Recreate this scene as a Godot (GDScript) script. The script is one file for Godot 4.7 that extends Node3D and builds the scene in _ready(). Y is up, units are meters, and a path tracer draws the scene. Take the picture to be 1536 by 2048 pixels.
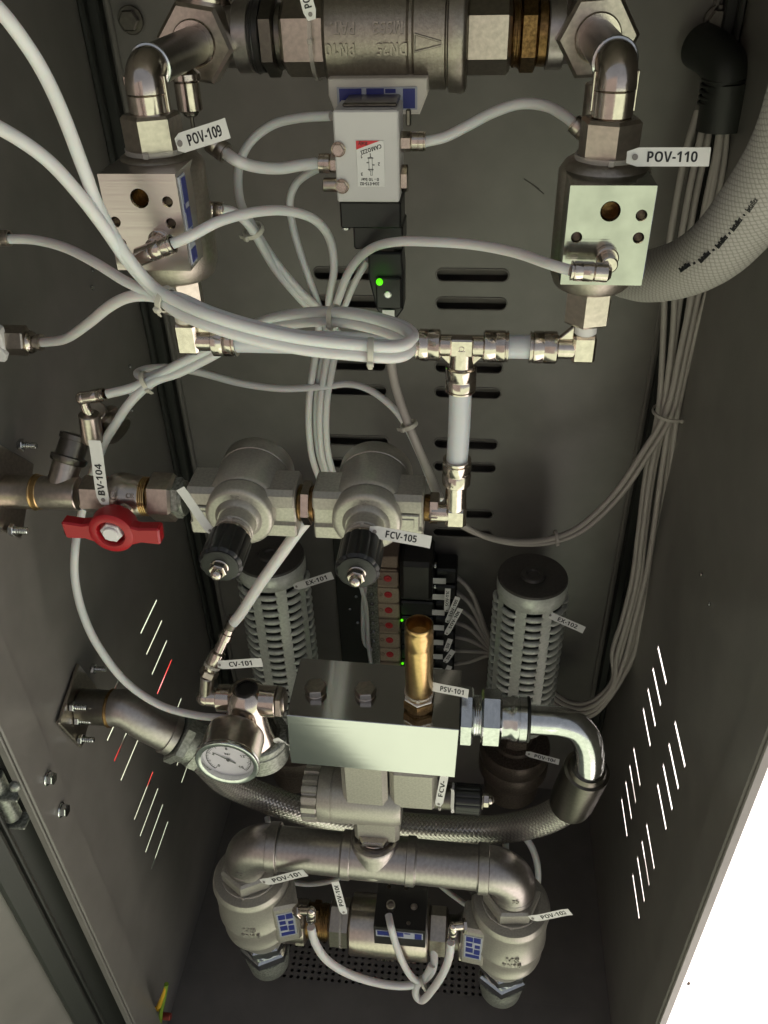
extends Node3D

# ---------- mesh builder: collects shapes in world metres, committed as one mesh ----------
class MB:
	var v := PackedVector3Array()
	var n := PackedVector3Array()
	var uv := PackedVector2Array()

	func tri(a: Vector3, b: Vector3, c: Vector3, na: Vector3, nb: Vector3, nc: Vector3, ua := Vector2.ZERO, ub := Vector2.ZERO, uc := Vector2.ZERO) -> void:
		if (b - a).cross(c - a).dot(na + nb + nc) > 0.0:
			v.append_array([a, c, b])
			n.append_array([na, nc, nb])
			uv.append_array([ua, uc, ub])
		else:
			v.append_array([a, b, c])
			n.append_array([na, nb, nc])
			uv.append_array([ua, ub, uc])

	func flat(pts: Array, out: Vector3) -> void:
		for i in range(1, pts.size() - 1):
			tri(pts[0], pts[i], pts[i + 1], out, out, out)

	# profile [[radius, height], ...] turned round the local y axis; flat = facets (hexagons)
	func lathe(xf: Transform3D, prof: Array, seg := 32, faceted := false, from := 0.0, sweep_angle := TAU) -> void:
		var m := prof.size() - 1
		var sn := []
		for i in m:
			var d := Vector2(prof[i + 1][0] - prof[i][0], prof[i + 1][1] - prof[i][1]).normalized()
			sn.append(Vector2(d.y, -d.x))
		for i in m:
			var n0: Vector2 = sn[i]
			var n1: Vector2 = sn[i]
			if not faceted and i > 0 and sn[i].dot(sn[i - 1]) > 0.72:
				n0 = (sn[i] + sn[i - 1]).normalized()
			if not faceted and i < m - 1 and sn[i].dot(sn[i + 1]) > 0.72:
				n1 = (sn[i] + sn[i + 1]).normalized()
			var r0: float = prof[i][0]
			var r1: float = prof[i + 1][0]
			var h0: float = prof[i][1]
			var h1: float = prof[i + 1][1]
			for j in seg:
				var t0 := from + sweep_angle * j / seg
				var t1 := from + sweep_angle * (j + 1) / seg
				var m0 := t0
				var m1 := t1
				if faceted:
					m0 = (t0 + t1) / 2.0
					m1 = m0
				var q := func(r: float, h: float, t: float) -> Vector3: return xf * Vector3(r * cos(t), h, r * sin(t))
				var w := func(nn: Vector2, t: float) -> Vector3: return (xf.basis * Vector3(nn.x * cos(t), nn.y, nn.x * sin(t))).normalized()
				var a: Vector3 = q.call(r0, h0, t0)
				var b: Vector3 = q.call(r1, h1, t0)
				var c: Vector3 = q.call(r1, h1, t1)
				var d: Vector3 = q.call(r0, h0, t1)
				var u0 := float(j) / seg
				var u1 := float(j + 1) / seg
				if r1 > 1e-6:
					tri(a, b, c, w.call(n0, m0), w.call(n1, m0), w.call(n1, m1), Vector2(u0, h0), Vector2(u0, h1), Vector2(u1, h1))
				if r0 > 1e-6:
					tri(a, c, d, w.call(n0, m0), w.call(n1, m1), w.call(n0, m1), Vector2(u0, h0), Vector2(u1, h1), Vector2(u1, h0))

	func cyl(o: Vector3, dir: Vector3, r: float, length: float, bev := 0.0008, seg := 32) -> void:
		lathe(S.fr(o, dir), [[0, 0], [r - bev, 0], [r, bev], [r, length - bev], [r - bev, length], [0, length]], seg)

	func hexa(o: Vector3, dir: Vector3, r: float, length: float, hint := Vector3.BACK, sides := 6, from := 0.0) -> void:
		var c := minf(length * 0.12, r * 0.1)
		lathe(S.fr(o, dir, hint), [[0, 0], [r * 0.9, 0], [r, c], [r, length - c], [r * 0.9, length], [0, length]], sides, true, from)

	func ball(o: Vector3, r: float, seg := 20) -> void:
		var p := []
		for i in 11:
			var t := -PI / 2 + PI * i / 10.0
			p.append([maxf(r * cos(t), 0.0), r * sin(t)])
		lathe(S.fr(o, Vector3.UP), p, seg)

	# box with chamfered edges
	func box(xf: Transform3D, size: Vector3, b := 0.001) -> void:
		var h := size / 2.0
		b = minf(b, minf(h.x, minf(h.y, h.z)) * 0.9)
		for ax in 3:
			var e1 := (ax + 1) % 3
			var e2 := (ax + 2) % 3
			for s in [-1.0, 1.0]:
				var nn := Vector3.ZERO
				nn[ax] = s
				var pts := []
				for k in [[-1, -1], [1, -1], [1, 1], [-1, 1]]:
					var p := Vector3.ZERO
					p[ax] = s * h[ax]
					p[e1] = k[0] * (h[e1] - b)
					p[e2] = k[1] * (h[e2] - b)
					pts.append(xf * p)
				flat(pts, xf.basis * nn)
			for s1 in [-1.0, 1.0]:
				for s2 in [-1.0, 1.0]:
					var nn := Vector3.ZERO
					nn[e1] = s1
					nn[e2] = s2
					var pts := []
					for k in [[-1, 0], [1, 0], [1, 1], [-1, 1]]:
						var p := Vector3.ZERO
						p[ax] = k[0] * (h[ax] - b)
						p[e1] = s1 * (h[e1] - (b if k[1] == 0 else 0.0))
						p[e2] = s2 * (h[e2] - (b if k[1] == 1 else 0.0))
						pts.append(xf * p)
					flat(pts, (xf.basis * nn).normalized())
		for sx in [-1.0, 1.0]:
			for sy in [-1.0, 1.0]:
				for sz in [-1.0, 1.0]:
					var s := Vector3(sx, sy, sz)
					flat([xf * (s * (h - Vector3(0, b, b))), xf * (s * (h - Vector3(b, 0, b))), xf * (s * (h - Vector3(b, b, 0)))], (xf.basis * s).normalized())

	func bx(center: Vector3, size: Vector3, b := 0.001, turn := Vector3.ZERO) -> void:
		box(Transform3D(Basis.from_euler(turn * PI / 180.0), center), size, b)

	# outline in the local xy plane, extruded along local z from 0 to depth
	func prism(xf: Transform3D, poly: PackedVector2Array, depth: float, bev := 0.0008) -> void:
		if Geometry2D.is_polygon_clockwise(poly):
			poly.reverse()
		var cnt := poly.size()
		var inner := PackedVector2Array()
		var nrm := []
		for i in cnt:
			var e := (poly[(i + 1) % cnt] - poly[i]).normalized()
			nrm.append(Vector2(e.y, -e.x))
		for i in cnt:
			var k: Vector2 = nrm[i] + nrm[(i + cnt - 1) % cnt]
			inner.append(poly[i] - k / maxf(k.length_squared() * 0.5, 0.3) * bev)
		var idx := Geometry2D.triangulate_polygon(inner)
		for side in [0.0, 1.0]:
			var zz: float = depth * side
			var nn := xf.basis * Vector3(0, 0, side * 2 - 1)
			for i in range(0, idx.size(), 3):
				tri(xf * Vector3(inner[idx[i]].x, inner[idx[i]].y, zz), xf * Vector3(inner[idx[i + 1]].x, inner[idx[i + 1]].y, zz), xf * Vector3(inner[idx[i + 2]].x, inner[idx[i + 2]].y, zz), nn, nn, nn)
		for i in cnt:
			var j := (i + 1) % cnt
			var q: Vector2 = nrm[i]
			var n0 := xf.basis * Vector3(q.x, q.y, 0)
			var rows := [[inner, 0.0], [poly, bev], [poly, depth - bev], [inner, depth]]
			for k in 3:
				var nn := (n0 + xf.basis * Vector3(0, 0, k - 1.0)).normalized()
				flat([xf * Vector3(rows[k][0][i].x, rows[k][0][i].y, rows[k][1]), xf * Vector3(rows[k][0][j].x, rows[k][0][j].y, rows[k][1]), xf * Vector3(rows[k + 1][0][j].x, rows[k + 1][0][j].y, rows[k + 1][1]), xf * Vector3(rows[k + 1][0][i].x, rows[k + 1][0][i].y, rows[k + 1][1])], nn)

	# round tube along a smooth curve through the points; radii may vary from point to point
	func tube(pts: Array, r, seg := 14, per := 8, smooth := true, ring_uv := 1.0) -> void:
		var c := []
		var rr := []
		for i in pts.size() - 1:
			var steps := per if smooth else 1
			for k in steps:
				var t := float(k) / steps
				if smooth:
					var p0: Vector3 = pts[maxi(i - 1, 0)] if i > 0 else pts[0] * 2.0 - pts[1]
					var p3: Vector3 = pts[i + 2] if i + 2 < pts.size() else pts[i + 1] * 2.0 - pts[i]
					c.append(S.cat(p0, pts[i], pts[i + 1], p3, t))
				else:
					c.append(pts[i])
				rr.append(lerpf(r[i], r[i + 1], t) if r is Array else r)
		c.append(pts[-1])
		rr.append(r[-1] if r is Array else r)
		var tg: Vector3 = (c[1] - c[0]).normalized()
		var side := tg.cross(Vector3.UP if absf(tg.y) < 0.9 else Vector3.RIGHT).normalized()
		var rings := []
		var run := 0.0
		for i in c.size():
			var d: Vector3 = (c[mini(i + 1, c.size() - 1)] - c[maxi(i - 1, 0)]).normalized()
			side = (side - d * side.dot(d)).normalized()
			var up := d.cross(side)
			if i > 0:
				run += c[i].distance_to(c[i - 1])
			var ring := []
			for j in seg + 1:
				var t := TAU * j / seg
				ring.append(side * cos(t) + up * sin(t))
			rings.append([c[i], rr[i], ring, run])
		for i in rings.size() - 1:
			var A = rings[i]
			var B = rings[i + 1]
			for j in seg:
				var a: Vector3 = A[0] + A[2][j] * A[1]
				var b: Vector3 = B[0] + B[2][j] * B[1]
				var cc: Vector3 = B[0] + B[2][j + 1] * B[1]
				var d: Vector3 = A[0] + A[2][j + 1] * A[1]
				var u0 := float(j) / seg * ring_uv
				var u1 := float(j + 1) / seg * ring_uv
				tri(a, b, cc, A[2][j], B[2][j], B[2][j + 1], Vector2(u0, A[3]), Vector2(u0, B[3]), Vector2(u1, B[3]))
				tri(a, cc, d, A[2][j], B[2][j + 1], A[2][j + 1], Vector2(u0, A[3]), Vector2(u1, B[3]), Vector2(u1, A[3]))
		for e in [0, rings.size() - 1]:
			var A = rings[e]
			var nn: Vector3 = (c[1] - c[0]).normalized() * -1.0 if e == 0 else (c[-1] - c[-2]).normalized()
			for j in seg:
				tri(A[0], A[0] + A[2][j] * A[1], A[0] + A[2][j + 1] * A[1], nn, nn, nn)

	# quarter bend of a pipe from direction d0 to direction d1 about a corner point
	func bend(corner: Vector3, d0: Vector3, d1: Vector3, bend_r: float, r: float, seg := 28) -> void:
		var ctr := corner - d0 * bend_r + d1 * bend_r
		var pts := []
		for i in 13:
			var t := PI / 2 * i / 12.0
			pts.append(ctr - d1 * bend_r * cos(t) + d0 * bend_r * sin(t))
		tube(pts, r, seg, 1, false)

	func ring(o: Vector3, dir: Vector3, r: float, thick: float, seg := 28) -> void:
		var p := []
		for i in 9:
			var t := TAU * i / 8.0
			p.append([r + thick * cos(t), thick * sin(t)])
		lathe(S.fr(o, dir), p, seg)

class S:
	static func fr(o: Vector3, dir: Vector3, hint := Vector3.BACK) -> Transform3D:
		var y := dir.normalized()
		if absf(y.dot(hint.normalized())) > 0.98:
			hint = Vector3.UP
		var z := (hint - y * hint.dot(y)).normalized()
		return Transform3D(Basis(y.cross(z), y, z), o)

	static func cat(a: Vector3, b: Vector3, c: Vector3, d: Vector3, t: float) -> Vector3:
		return 0.5 * ((2.0 * b) + (c - a) * t + (2.0 * a - 5.0 * b + 4.0 * c - d) * t * t + (3.0 * b - a - 3.0 * c + d) * t * t * t)

# ---------- things, parts, materials ----------
var M := {}
var taken := {}
var bold: SystemFont

func numbered(called: String) -> String:
	var k: int = taken.get(called, 0)
	taken[called] = k + 1
	return called if k == 0 else "%s_%03d" % [called, k]

func tag_metas(o: Node3D, label: String, category: String, group := "", kind := "") -> void:
	if label: o.set_meta("label", label)
	if category: o.set_meta("category", category)
	if group: o.set_meta("group", group)
	if kind: o.set_meta("kind", kind)

func thing(called: String, label: String, category: String, at: Vector3, group := "") -> Node3D:
	var o := Node3D.new()
	o.name = numbered(called)
	add_child(o)
	o.position = at
	tag_metas(o, label, category, group)
	return o

func origin_of(p: Node) -> Vector3:
	var at := Vector3.ZERO
	while p != self:
		at += p.position
		p = p.get_parent()
	return at

func mesh_of(mb: MB, off: Vector3) -> ArrayMesh:
	var a := []
	a.resize(Mesh.ARRAY_MAX)
	var vv := PackedVector3Array()
	vv.resize(mb.v.size())
	for i in mb.v.size():
		vv[i] = mb.v[i] - off
	a[Mesh.ARRAY_VERTEX] = vv
	a[Mesh.ARRAY_NORMAL] = mb.n
	a[Mesh.ARRAY_TEX_UV] = mb.uv
	var m := ArrayMesh.new()
	m.add_surface_from_arrays(Mesh.PRIMITIVE_TRIANGLES, a)
	return m

func part(called: String, mb: MB, mat: Material, parent: Node3D, label := "") -> MeshInstance3D:
	var o := MeshInstance3D.new()
	o.name = called
	o.mesh = mesh_of(mb, origin_of(parent))
	o.material_override = mat
	parent.add_child(o, true)
	if label: o.set_meta("label", label)
	return o

func single(called: String, mb: MB, mat: Material, label: String, category: String, group := "", kind := "") -> MeshInstance3D:
	var lo := mb.v[0]
	var hi := mb.v[0]
	for p in mb.v:
		lo = lo.min(p)
		hi = hi.max(p)
	var at := Vector3((lo.x + hi.x) / 2, lo.y, (lo.z + hi.z) / 2)
	var o := MeshInstance3D.new()
	o.name = numbered(called)
	o.mesh = mesh_of(mb, at)
	o.material_override = mat
	add_child(o)
	o.position = at
	tag_metas(o, label, category, group, kind)
	return o

func letters(called: String, text: String, height: float, xf: Transform3D, mat: Material, parent: Node3D, depth := 0.0003, squeeze := 1.0) -> MeshInstance3D:
	var t := TextMesh.new()
	t.text = text
	t.font = bold
	t.font_size = 32
	t.pixel_size = height / (32 * 0.72)
	t.depth = depth
	t.curve_step = 2.0
	var o := MeshInstance3D.new()
	o.name = called
	o.mesh = t
	o.material_override = mat
	o.transform = Transform3D(xf.basis.scaled_local(Vector3(squeeze, 1, 1)), xf.origin - origin_of(parent))
	parent.add_child(o, true)
	return o

func mat(called: String, lin: Color, rough: float, metal := 0.0, bump := 0.0, bump_tex: Texture2D = null, scale := 1.0, tint: Texture2D = null) -> StandardMaterial3D:
	var m := StandardMaterial3D.new()
	m.resource_name = called
	m.albedo_color = lin.linear_to_srgb()
	m.roughness = rough
	m.metallic = metal
	if bump > 0.0:
		m.normal_enabled = true
		m.normal_texture = bump_tex
		m.normal_scale = bump
	if tint:
		m.albedo_texture = tint
	if bump > 0.0 or tint:
		m.uv1_triplanar = true
		m.uv1_world_triplanar = true
		m.uv1_scale = Vector3.ONE * scale
	M[called] = m
	return m

func noise_tex(freq: float, octaves: int, ramp_lo: float, ramp_hi: float, seed_no: int, relief := 0.0) -> NoiseTexture2D:
	var f := FastNoiseLite.new()
	f.noise_type = FastNoiseLite.TYPE_SIMPLEX_SMOOTH
	f.frequency = freq
	f.fractal_octaves = octaves
	f.seed = seed_no
	var t := NoiseTexture2D.new()
	t.width = 512
	t.height = 512
	t.seamless = true
	t.noise = f
	if relief > 0.0:
		t.as_normal_map = true
		t.bump_strength = relief
		return t
	var g := Gradient.new()
	g.set_color(0, Color(ramp_lo, ramp_lo, ramp_lo))
	g.set_color(1, Color(ramp_hi, ramp_hi, ramp_hi))
	t.color_ramp = g
	return t

# streaks along one direction: brushed or rolled metal
func brushed_tex(seed_no: int, lo: float, hi: float, relief := 0.0) -> ImageTexture:
	var rng := RandomNumberGenerator.new()
	rng.seed = seed_no
	var im := Image.create(256, 256, false, Image.FORMAT_RGB8)
	for y in 256:
		var g := lerpf(lo, hi, rng.randf())
		for x in 256:
			g = clampf(g + rng.randf_range(-0.02, 0.02) * (hi - lo), lo, hi)
			im.set_pixel(x, y, Color(g, g, g))
	if relief > 0.0:
		im.convert(Image.FORMAT_RGBA8)
		im.bump_map_to_normal_map(relief)
	return ImageTexture.create_from_image(im)

# woven braid: strands of wires that cross over and under
func braid_tex(color_only: bool, wires: int) -> ImageTexture:
	var im := Image.create(128, 128, false, Image.FORMAT_RGB8)
	for y in 128:
		for x in 128:
			var p := (float(x) + float(y)) / 64.0
			var q := (float(x) - float(y)) / 64.0 + 4.0
			var over := (int(floor(p)) + int(floor(q))) % 2 == 0
			var a := fposmod(p, 1.0)
			var b := fposmod(q, 1.0)
			var across := a if over else b
			var along := b if over else a
			var h := 0.35 + 0.45 * sin(PI * along) * pow(sin(PI * across), 0.4)
			h += 0.2 * absf(sin(PI * across * wires)) * sin(PI * along)
			if color_only:
				h = clampf(0.62 + 0.5 * h, 0.62, 1.0)
			im.set_pixel(x, y, Color(h, h, h))
	if not color_only:
		im.convert(Image.FORMAT_RGBA8)
		im.bump_map_to_normal_map(6.0)
	return ImageTexture.create_from_image(im)

func _ready() -> void:
	# ---------- camera, sky, sun, exposure ----------
	var cam := Camera3D.new()
	cam.name = "camera"
	cam.fov = 63.29
	cam.near = 0.02
	cam.far = 400.0
	cam.transform = Transform3D(Basis(Vector3(0.99448572, -0.02477163, -0.10190444), Vector3(-0.04027345, 0.80698563, -0.58919627), Vector3(0.09683077, 0.59005132, 0.80153805)).orthonormalized(), Vector3(0.0882575, 1.43147941, 1.03642355))
	add_child(cam)
	var env := Environment.new()
	env.background_mode = Environment.BG_SKY
	var sky_mat := ProceduralSkyMaterial.new()
	sky_mat.sky_top_color = Color(0.335, 0.345, 0.365)
	sky_mat.sky_horizon_color = Color(0.54, 0.54, 0.55)
	sky_mat.sky_curve = 0.2
	sky_mat.ground_bottom_color = Color(0.5, 0.5, 0.46)
	sky_mat.ground_horizon_color = Color(0.7, 0.7, 0.68)
	var sky := Sky.new()
	sky.sky_material = sky_mat
	env.sky = sky
	env.tonemap_mode = Environment.TONE_MAPPER_LINEAR
	env.tonemap_exposure = 2.9
	env.sdfgi_enabled = true
	env.ssao_enabled = true
	env.ssil_enabled = true
	var we := WorldEnvironment.new()
	we.name = "world"
	we.environment = env
	add_child(we)
	var sun := DirectionalLight3D.new()
	sun.name = "sun"
	sun.light_energy = 1.6
	sun.light_angular_distance = 0.5
	sun.light_color = Color(1.0, 0.965, 0.945)
	sun.shadow_enabled = true
	sun.transform = Transform3D(Basis.looking_at(Vector3(-0.535, -0.71, 0.495)), Vector3(2, 3, -2))
	add_child(sun)

	materials()
	setting()
	cabinet()
	door()
	top_manifold()
	angle_valve(-0.139, 0)
	angle_valve(0.174, 1)
	solenoid_valve()
	tee_row()
	air_row()
	back_items()
	middle()
	bottom()
	tubes()
	cables()
	small_things()

func materials() -> void:
	bold = SystemFont.new()
	bold.font_names = PackedStringArray(["Droid Sans"])
	bold.font_weight = 700
	var fine := noise_tex(0.06, 3, 0.0, 1.0, 3, 4.0)
	var cast := noise_tex(0.03, 4, 0.0, 1.0, 5, 6.0)
	var blot := noise_tex(0.014, 4, 0.86, 1.0, 8)
	var stain := noise_tex(0.02, 4, 0.55, 1.0, 9)
	var wear := noise_tex(0.011, 5, 0.91, 1.0, 31)
	var brush := brushed_tex(6, 0.2, 0.8, 1.2)
	mat("nickel", Color(0.68, 0.61, 0.54), 0.17, 1.0, 0.06, fine, 20.0, blot)
	mat("nickel_dull", Color(0.58, 0.52, 0.455), 0.28, 1.0, 0.12, fine, 24.0, blot)
	mat("cast_steel", Color(0.44, 0.40, 0.34), 0.42, 1.0, 0.35, cast, 30.0, blot)
	mat("steel_pipe", Color(0.48, 0.445, 0.42), 0.36, 1.0, 0.12, cast, 24.0, blot)
	mat("dark_steel", Color(0.20, 0.185, 0.16), 0.32, 1.0, 0.2, fine, 20.0, blot)
	mat("black_oxide", Color(0.03, 0.028, 0.026), 0.28, 0.2, 0.1, fine, 24.0)
	mat("silver_paint", Color(0.50, 0.475, 0.415), 0.36, 0.5, 0.012, fine, 40.0, blot)
	mat("plate", Color(0.62, 0.57, 0.54), 0.30, 1.0, 0.06, brush, 5.0)
	mat("plate_shiny", Color(0.46, 0.47, 0.43), 0.16, 1.0, 0.05, brush, 5.0, blot)
	mat("polished", Color(0.60, 0.60, 0.60), 0.12, 1.0, 0.02, brush, 4.0)
	mat("zinc", Color(0.74, 0.76, 0.75), 0.17, 1.0, 0.10, fine, 20.0, blot)
	mat("zinc_dull", Color(0.50, 0.52, 0.46), 0.38, 0.55, 0.25, cast, 24.0, stain)
	mat("galvanised", Color(0.74, 0.76, 0.70), 0.30, 0.25, 0.05, fine, 24.0, blot)
	mat("dark_cap", Color(0.12, 0.112, 0.10), 0.4, 0.3, 0.08, fine, 24.0, blot)
	mat("scratch", Color(0.10, 0.09, 0.08), 0.5)
	mat("brass", Color(0.62, 0.42, 0.19), 0.28, 1.0, 0.025, fine, 20.0, blot)
	mat("brass_dark", Color(0.36, 0.22, 0.09), 0.33, 1.0, 0.2, cast, 24.0, stain)
	mat("bronze", Color(0.21, 0.165, 0.135), 0.45, 0.5, 0.3, cast, 24.0, stain)
	mat("red_plastic", Color(0.36, 0.006, 0.012), 0.36, 0.0, 0.08, fine, 30.0)
	mat("red_button", Color(0.5, 0.02, 0.03), 0.45)
	mat("black_plastic", Color(0.011, 0.011, 0.011), 0.36, 0.0, 0.1, fine, 30.0)
	mat("black_rubber", Color(0.016, 0.018, 0.015), 0.5, 0.0, 0.2, cast, 24.0)
	mat("grey_box", Color(0.62, 0.605, 0.59), 0.5, 0.0, 0.12, fine, 36.0)
	mat("beige", Color(0.44, 0.35, 0.25), 0.55, 0.0, 0.15, cast, 30.0, blot)
	mat("beige_dark", Color(0.30, 0.22, 0.165), 0.55, 0.0, 0.15, cast, 30.0, blot)
	mat("white_pad", Color(0.64, 0.60, 0.53), 0.5, 0.0, 0.2, cast, 24.0)
	mat("tube", Color(0.66, 0.655, 0.645), 0.36, 0.0, 0.04, fine, 16.0)
	mat("tube_thick", Color(0.56, 0.58, 0.61), 0.33, 0.0, 0.04, fine, 16.0)
	for k in ["tube", "tube_thick"]:
		M[k].subsurf_scatter_enabled = true
		M[k].subsurf_scatter_strength = 0.25
	mat("cable", Color(0.40, 0.365, 0.335), 0.5, 0.0, 0.1, fine, 30.0)
	mat("tie", Color(0.55, 0.53, 0.45), 0.4)
	mat("ptfe", Color(0.72, 0.70, 0.70), 0.5)
	mat("tag_white", Color(0.76, 0.75, 0.72), 0.35)
	mat("ink", Color(0.012, 0.012, 0.014), 0.5)
	mat("hole_ink", Color(0.22, 0.2, 0.19), 0.5)
	mat("label_blue", Color(0.02, 0.03, 0.19), 0.3)
	mat("label_pale", Color(0.38, 0.40, 0.46), 0.35)
	mat("label_red", Color(0.6, 0.03, 0.04), 0.4)
	mat("label_white", Color(0.74, 0.73, 0.71), 0.4)
	mat("dial", Color(0.66, 0.63, 0.68), 0.5)
	mat("paint", Color(0.192, 0.179, 0.163), 0.30, 0.0, 0.0, null, 2.6, wear)
	mat("gasket", Color(0.02, 0.021, 0.018), 0.45, 0.0, 0.15, fine, 20.0)
	mat("facade", Color(0.165, 0.138, 0.135), 0.85, 0.0, 0.25, cast, 2.0, blot)
	mat("concrete", Color(0.40, 0.465, 0.34), 0.85, 0.0, 0.25, cast, 2.0, noise_tex(0.02, 5, 0.93, 1.0, 21))
	mat("white_floor", Color(0.82, 0.79, 0.75), 0.8, 0.0, 0.2, cast, 2.0)
	mat("pit", Color(0.06, 0.055, 0.05), 0.9)
	mat("yellow", Color(0.62, 0.36, 0.02), 0.45)
	mat("green", Color(0.16, 0.26, 0.02), 0.45)
	mat("copper_red", Color(0.28, 0.05, 0.035), 0.4, 0.4)
	mat("red_pipe", Color(0.45, 0.02, 0.015), 0.5)
	var led := mat("led_green", Color(0.1, 0.5, 0.02), 0.3)
	led.emission_enabled = true
	led.emission = Color(0.35, 0.95, 0.05)
	led.emission_energy_multiplier = 0.4
	var glass := mat("dial_glass", Color(0.9, 0.9, 0.9), 0.05)
	glass.transparency = BaseMaterial3D.TRANSPARENCY_ALPHA
	glass.albedo_color.a = 0.06
	var clear := mat("clear_tie", Color(0.66, 0.62, 0.56), 0.3)
	clear.transparency = BaseMaterial3D.TRANSPARENCY_ALPHA
	clear.albedo_color.a = 0.45
	var b := mat("braid", Color(0.80, 0.76, 0.71), 0.26, 0.9)
	b.normal_enabled = true
	b.normal_texture = braid_tex(false, 4)
	b.normal_scale = 0.7
	b.albedo_texture = braid_tex(true, 4)
	b.uv1_scale = Vector3(7, 72, 1)
	var w := mat("sleeve", Color(0.40, 0.38, 0.35), 0.6)
	w.normal_enabled = true
	w.normal_texture = b.normal_texture
	w.normal_scale = 0.8
	w.albedo_texture = b.albedo_texture
	w.uv1_scale = Vector3(15, 115, 1)

# ---------- the setting ----------
func setting() -> void:
	var g := MB.new()
	g.flat([Vector3(-60, -0.12, -60), Vector3(60, -0.12, -60), Vector3(60, -0.12, 60), Vector3(-60, -0.12, 60)], Vector3.UP)
	single("ground", g, M.concrete, "pale sunlit concrete ground outside the cabinet", "ground", "", "structure")
	var pv := MB.new()
	pv.flat([Vector3(0.42, -0.112, -3.0), Vector3(5.0, -0.112, -3.0), Vector3(5.0, -0.112, 2.2), Vector3(0.42, -0.112, 2.2)], Vector3.UP)
	single("pavement", pv, M.white_floor, "bright whitish pavement strip right of the cabinet", "pavement", "", "structure")
	var pebble := MB.new()
	pebble.ball(Vector3(0.5131, -0.1105, 0.2996), 0.0026, 8)
	single("pebble", pebble, M.bronze, "tiny dark pebble lying on the bright pavement at lower right", "pebble")
	var w := MB.new()
	w.bx(Vector3(-5.2, 1.6, 4.2), Vector3(10.6, 3.5, 0.3), 0.02)
	single("building_wall", w, M.facade, "brown grey building wall standing behind the photographer, facing the cabinet", "wall")
	for k in 3:
		var p := MB.new()
		p.tube([Vector3(-0.50 - k * 0.11, -0.10, -0.55), Vector3(-0.60 - k * 0.08, -0.10, 0.1), Vector3(-0.66 - k * 0.10, -0.10, 0.75)], 0.011)
		single("red_pipe", p, M.red_pipe, ["red painted pipe on the ground seen through the left slots, nearest the cabinet", "middle one of three red pipes lying on the ground left of the cabinet", "red pipe on the ground left of the cabinet, farthest from it"][k], "pipe", "red pipes outside")

func slot_panel(called: String, center: Vector3, size: Vector3, m: Material, cuts: Array, parent: Node3D) -> CSGBox3D:
	var p := CSGBox3D.new()
	p.name = called
	p.size = size
	p.material = m
	p.position = center - origin_of(parent)
	for c in cuts:
		var q := CSGBox3D.new()
		q.name = "opening"
		q.operation = CSGShape3D.OPERATION_SUBTRACTION
		q.size = c[1]
		q.position = c[0] - center
		q.material = m
		p.add_child(q, true)
		if c.size() > 2:
			for e in [-1, 1]:
				var r := CSGCylinder3D.new()
				r.name = "opening_end"
				r.operation = CSGShape3D.OPERATION_SUBTRACTION
				r.radius = c[1].y / 2
				r.height = c[1].z
				r.sides = 20
				r.rotation = Vector3(PI / 2, 0, 0)
				r.position = c[0] - center + Vector3(e * c[1].x / 2, 0, 0)
				r.material = m
				p.add_child(r, true)
	parent.add_child(p, true)
	return p

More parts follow.
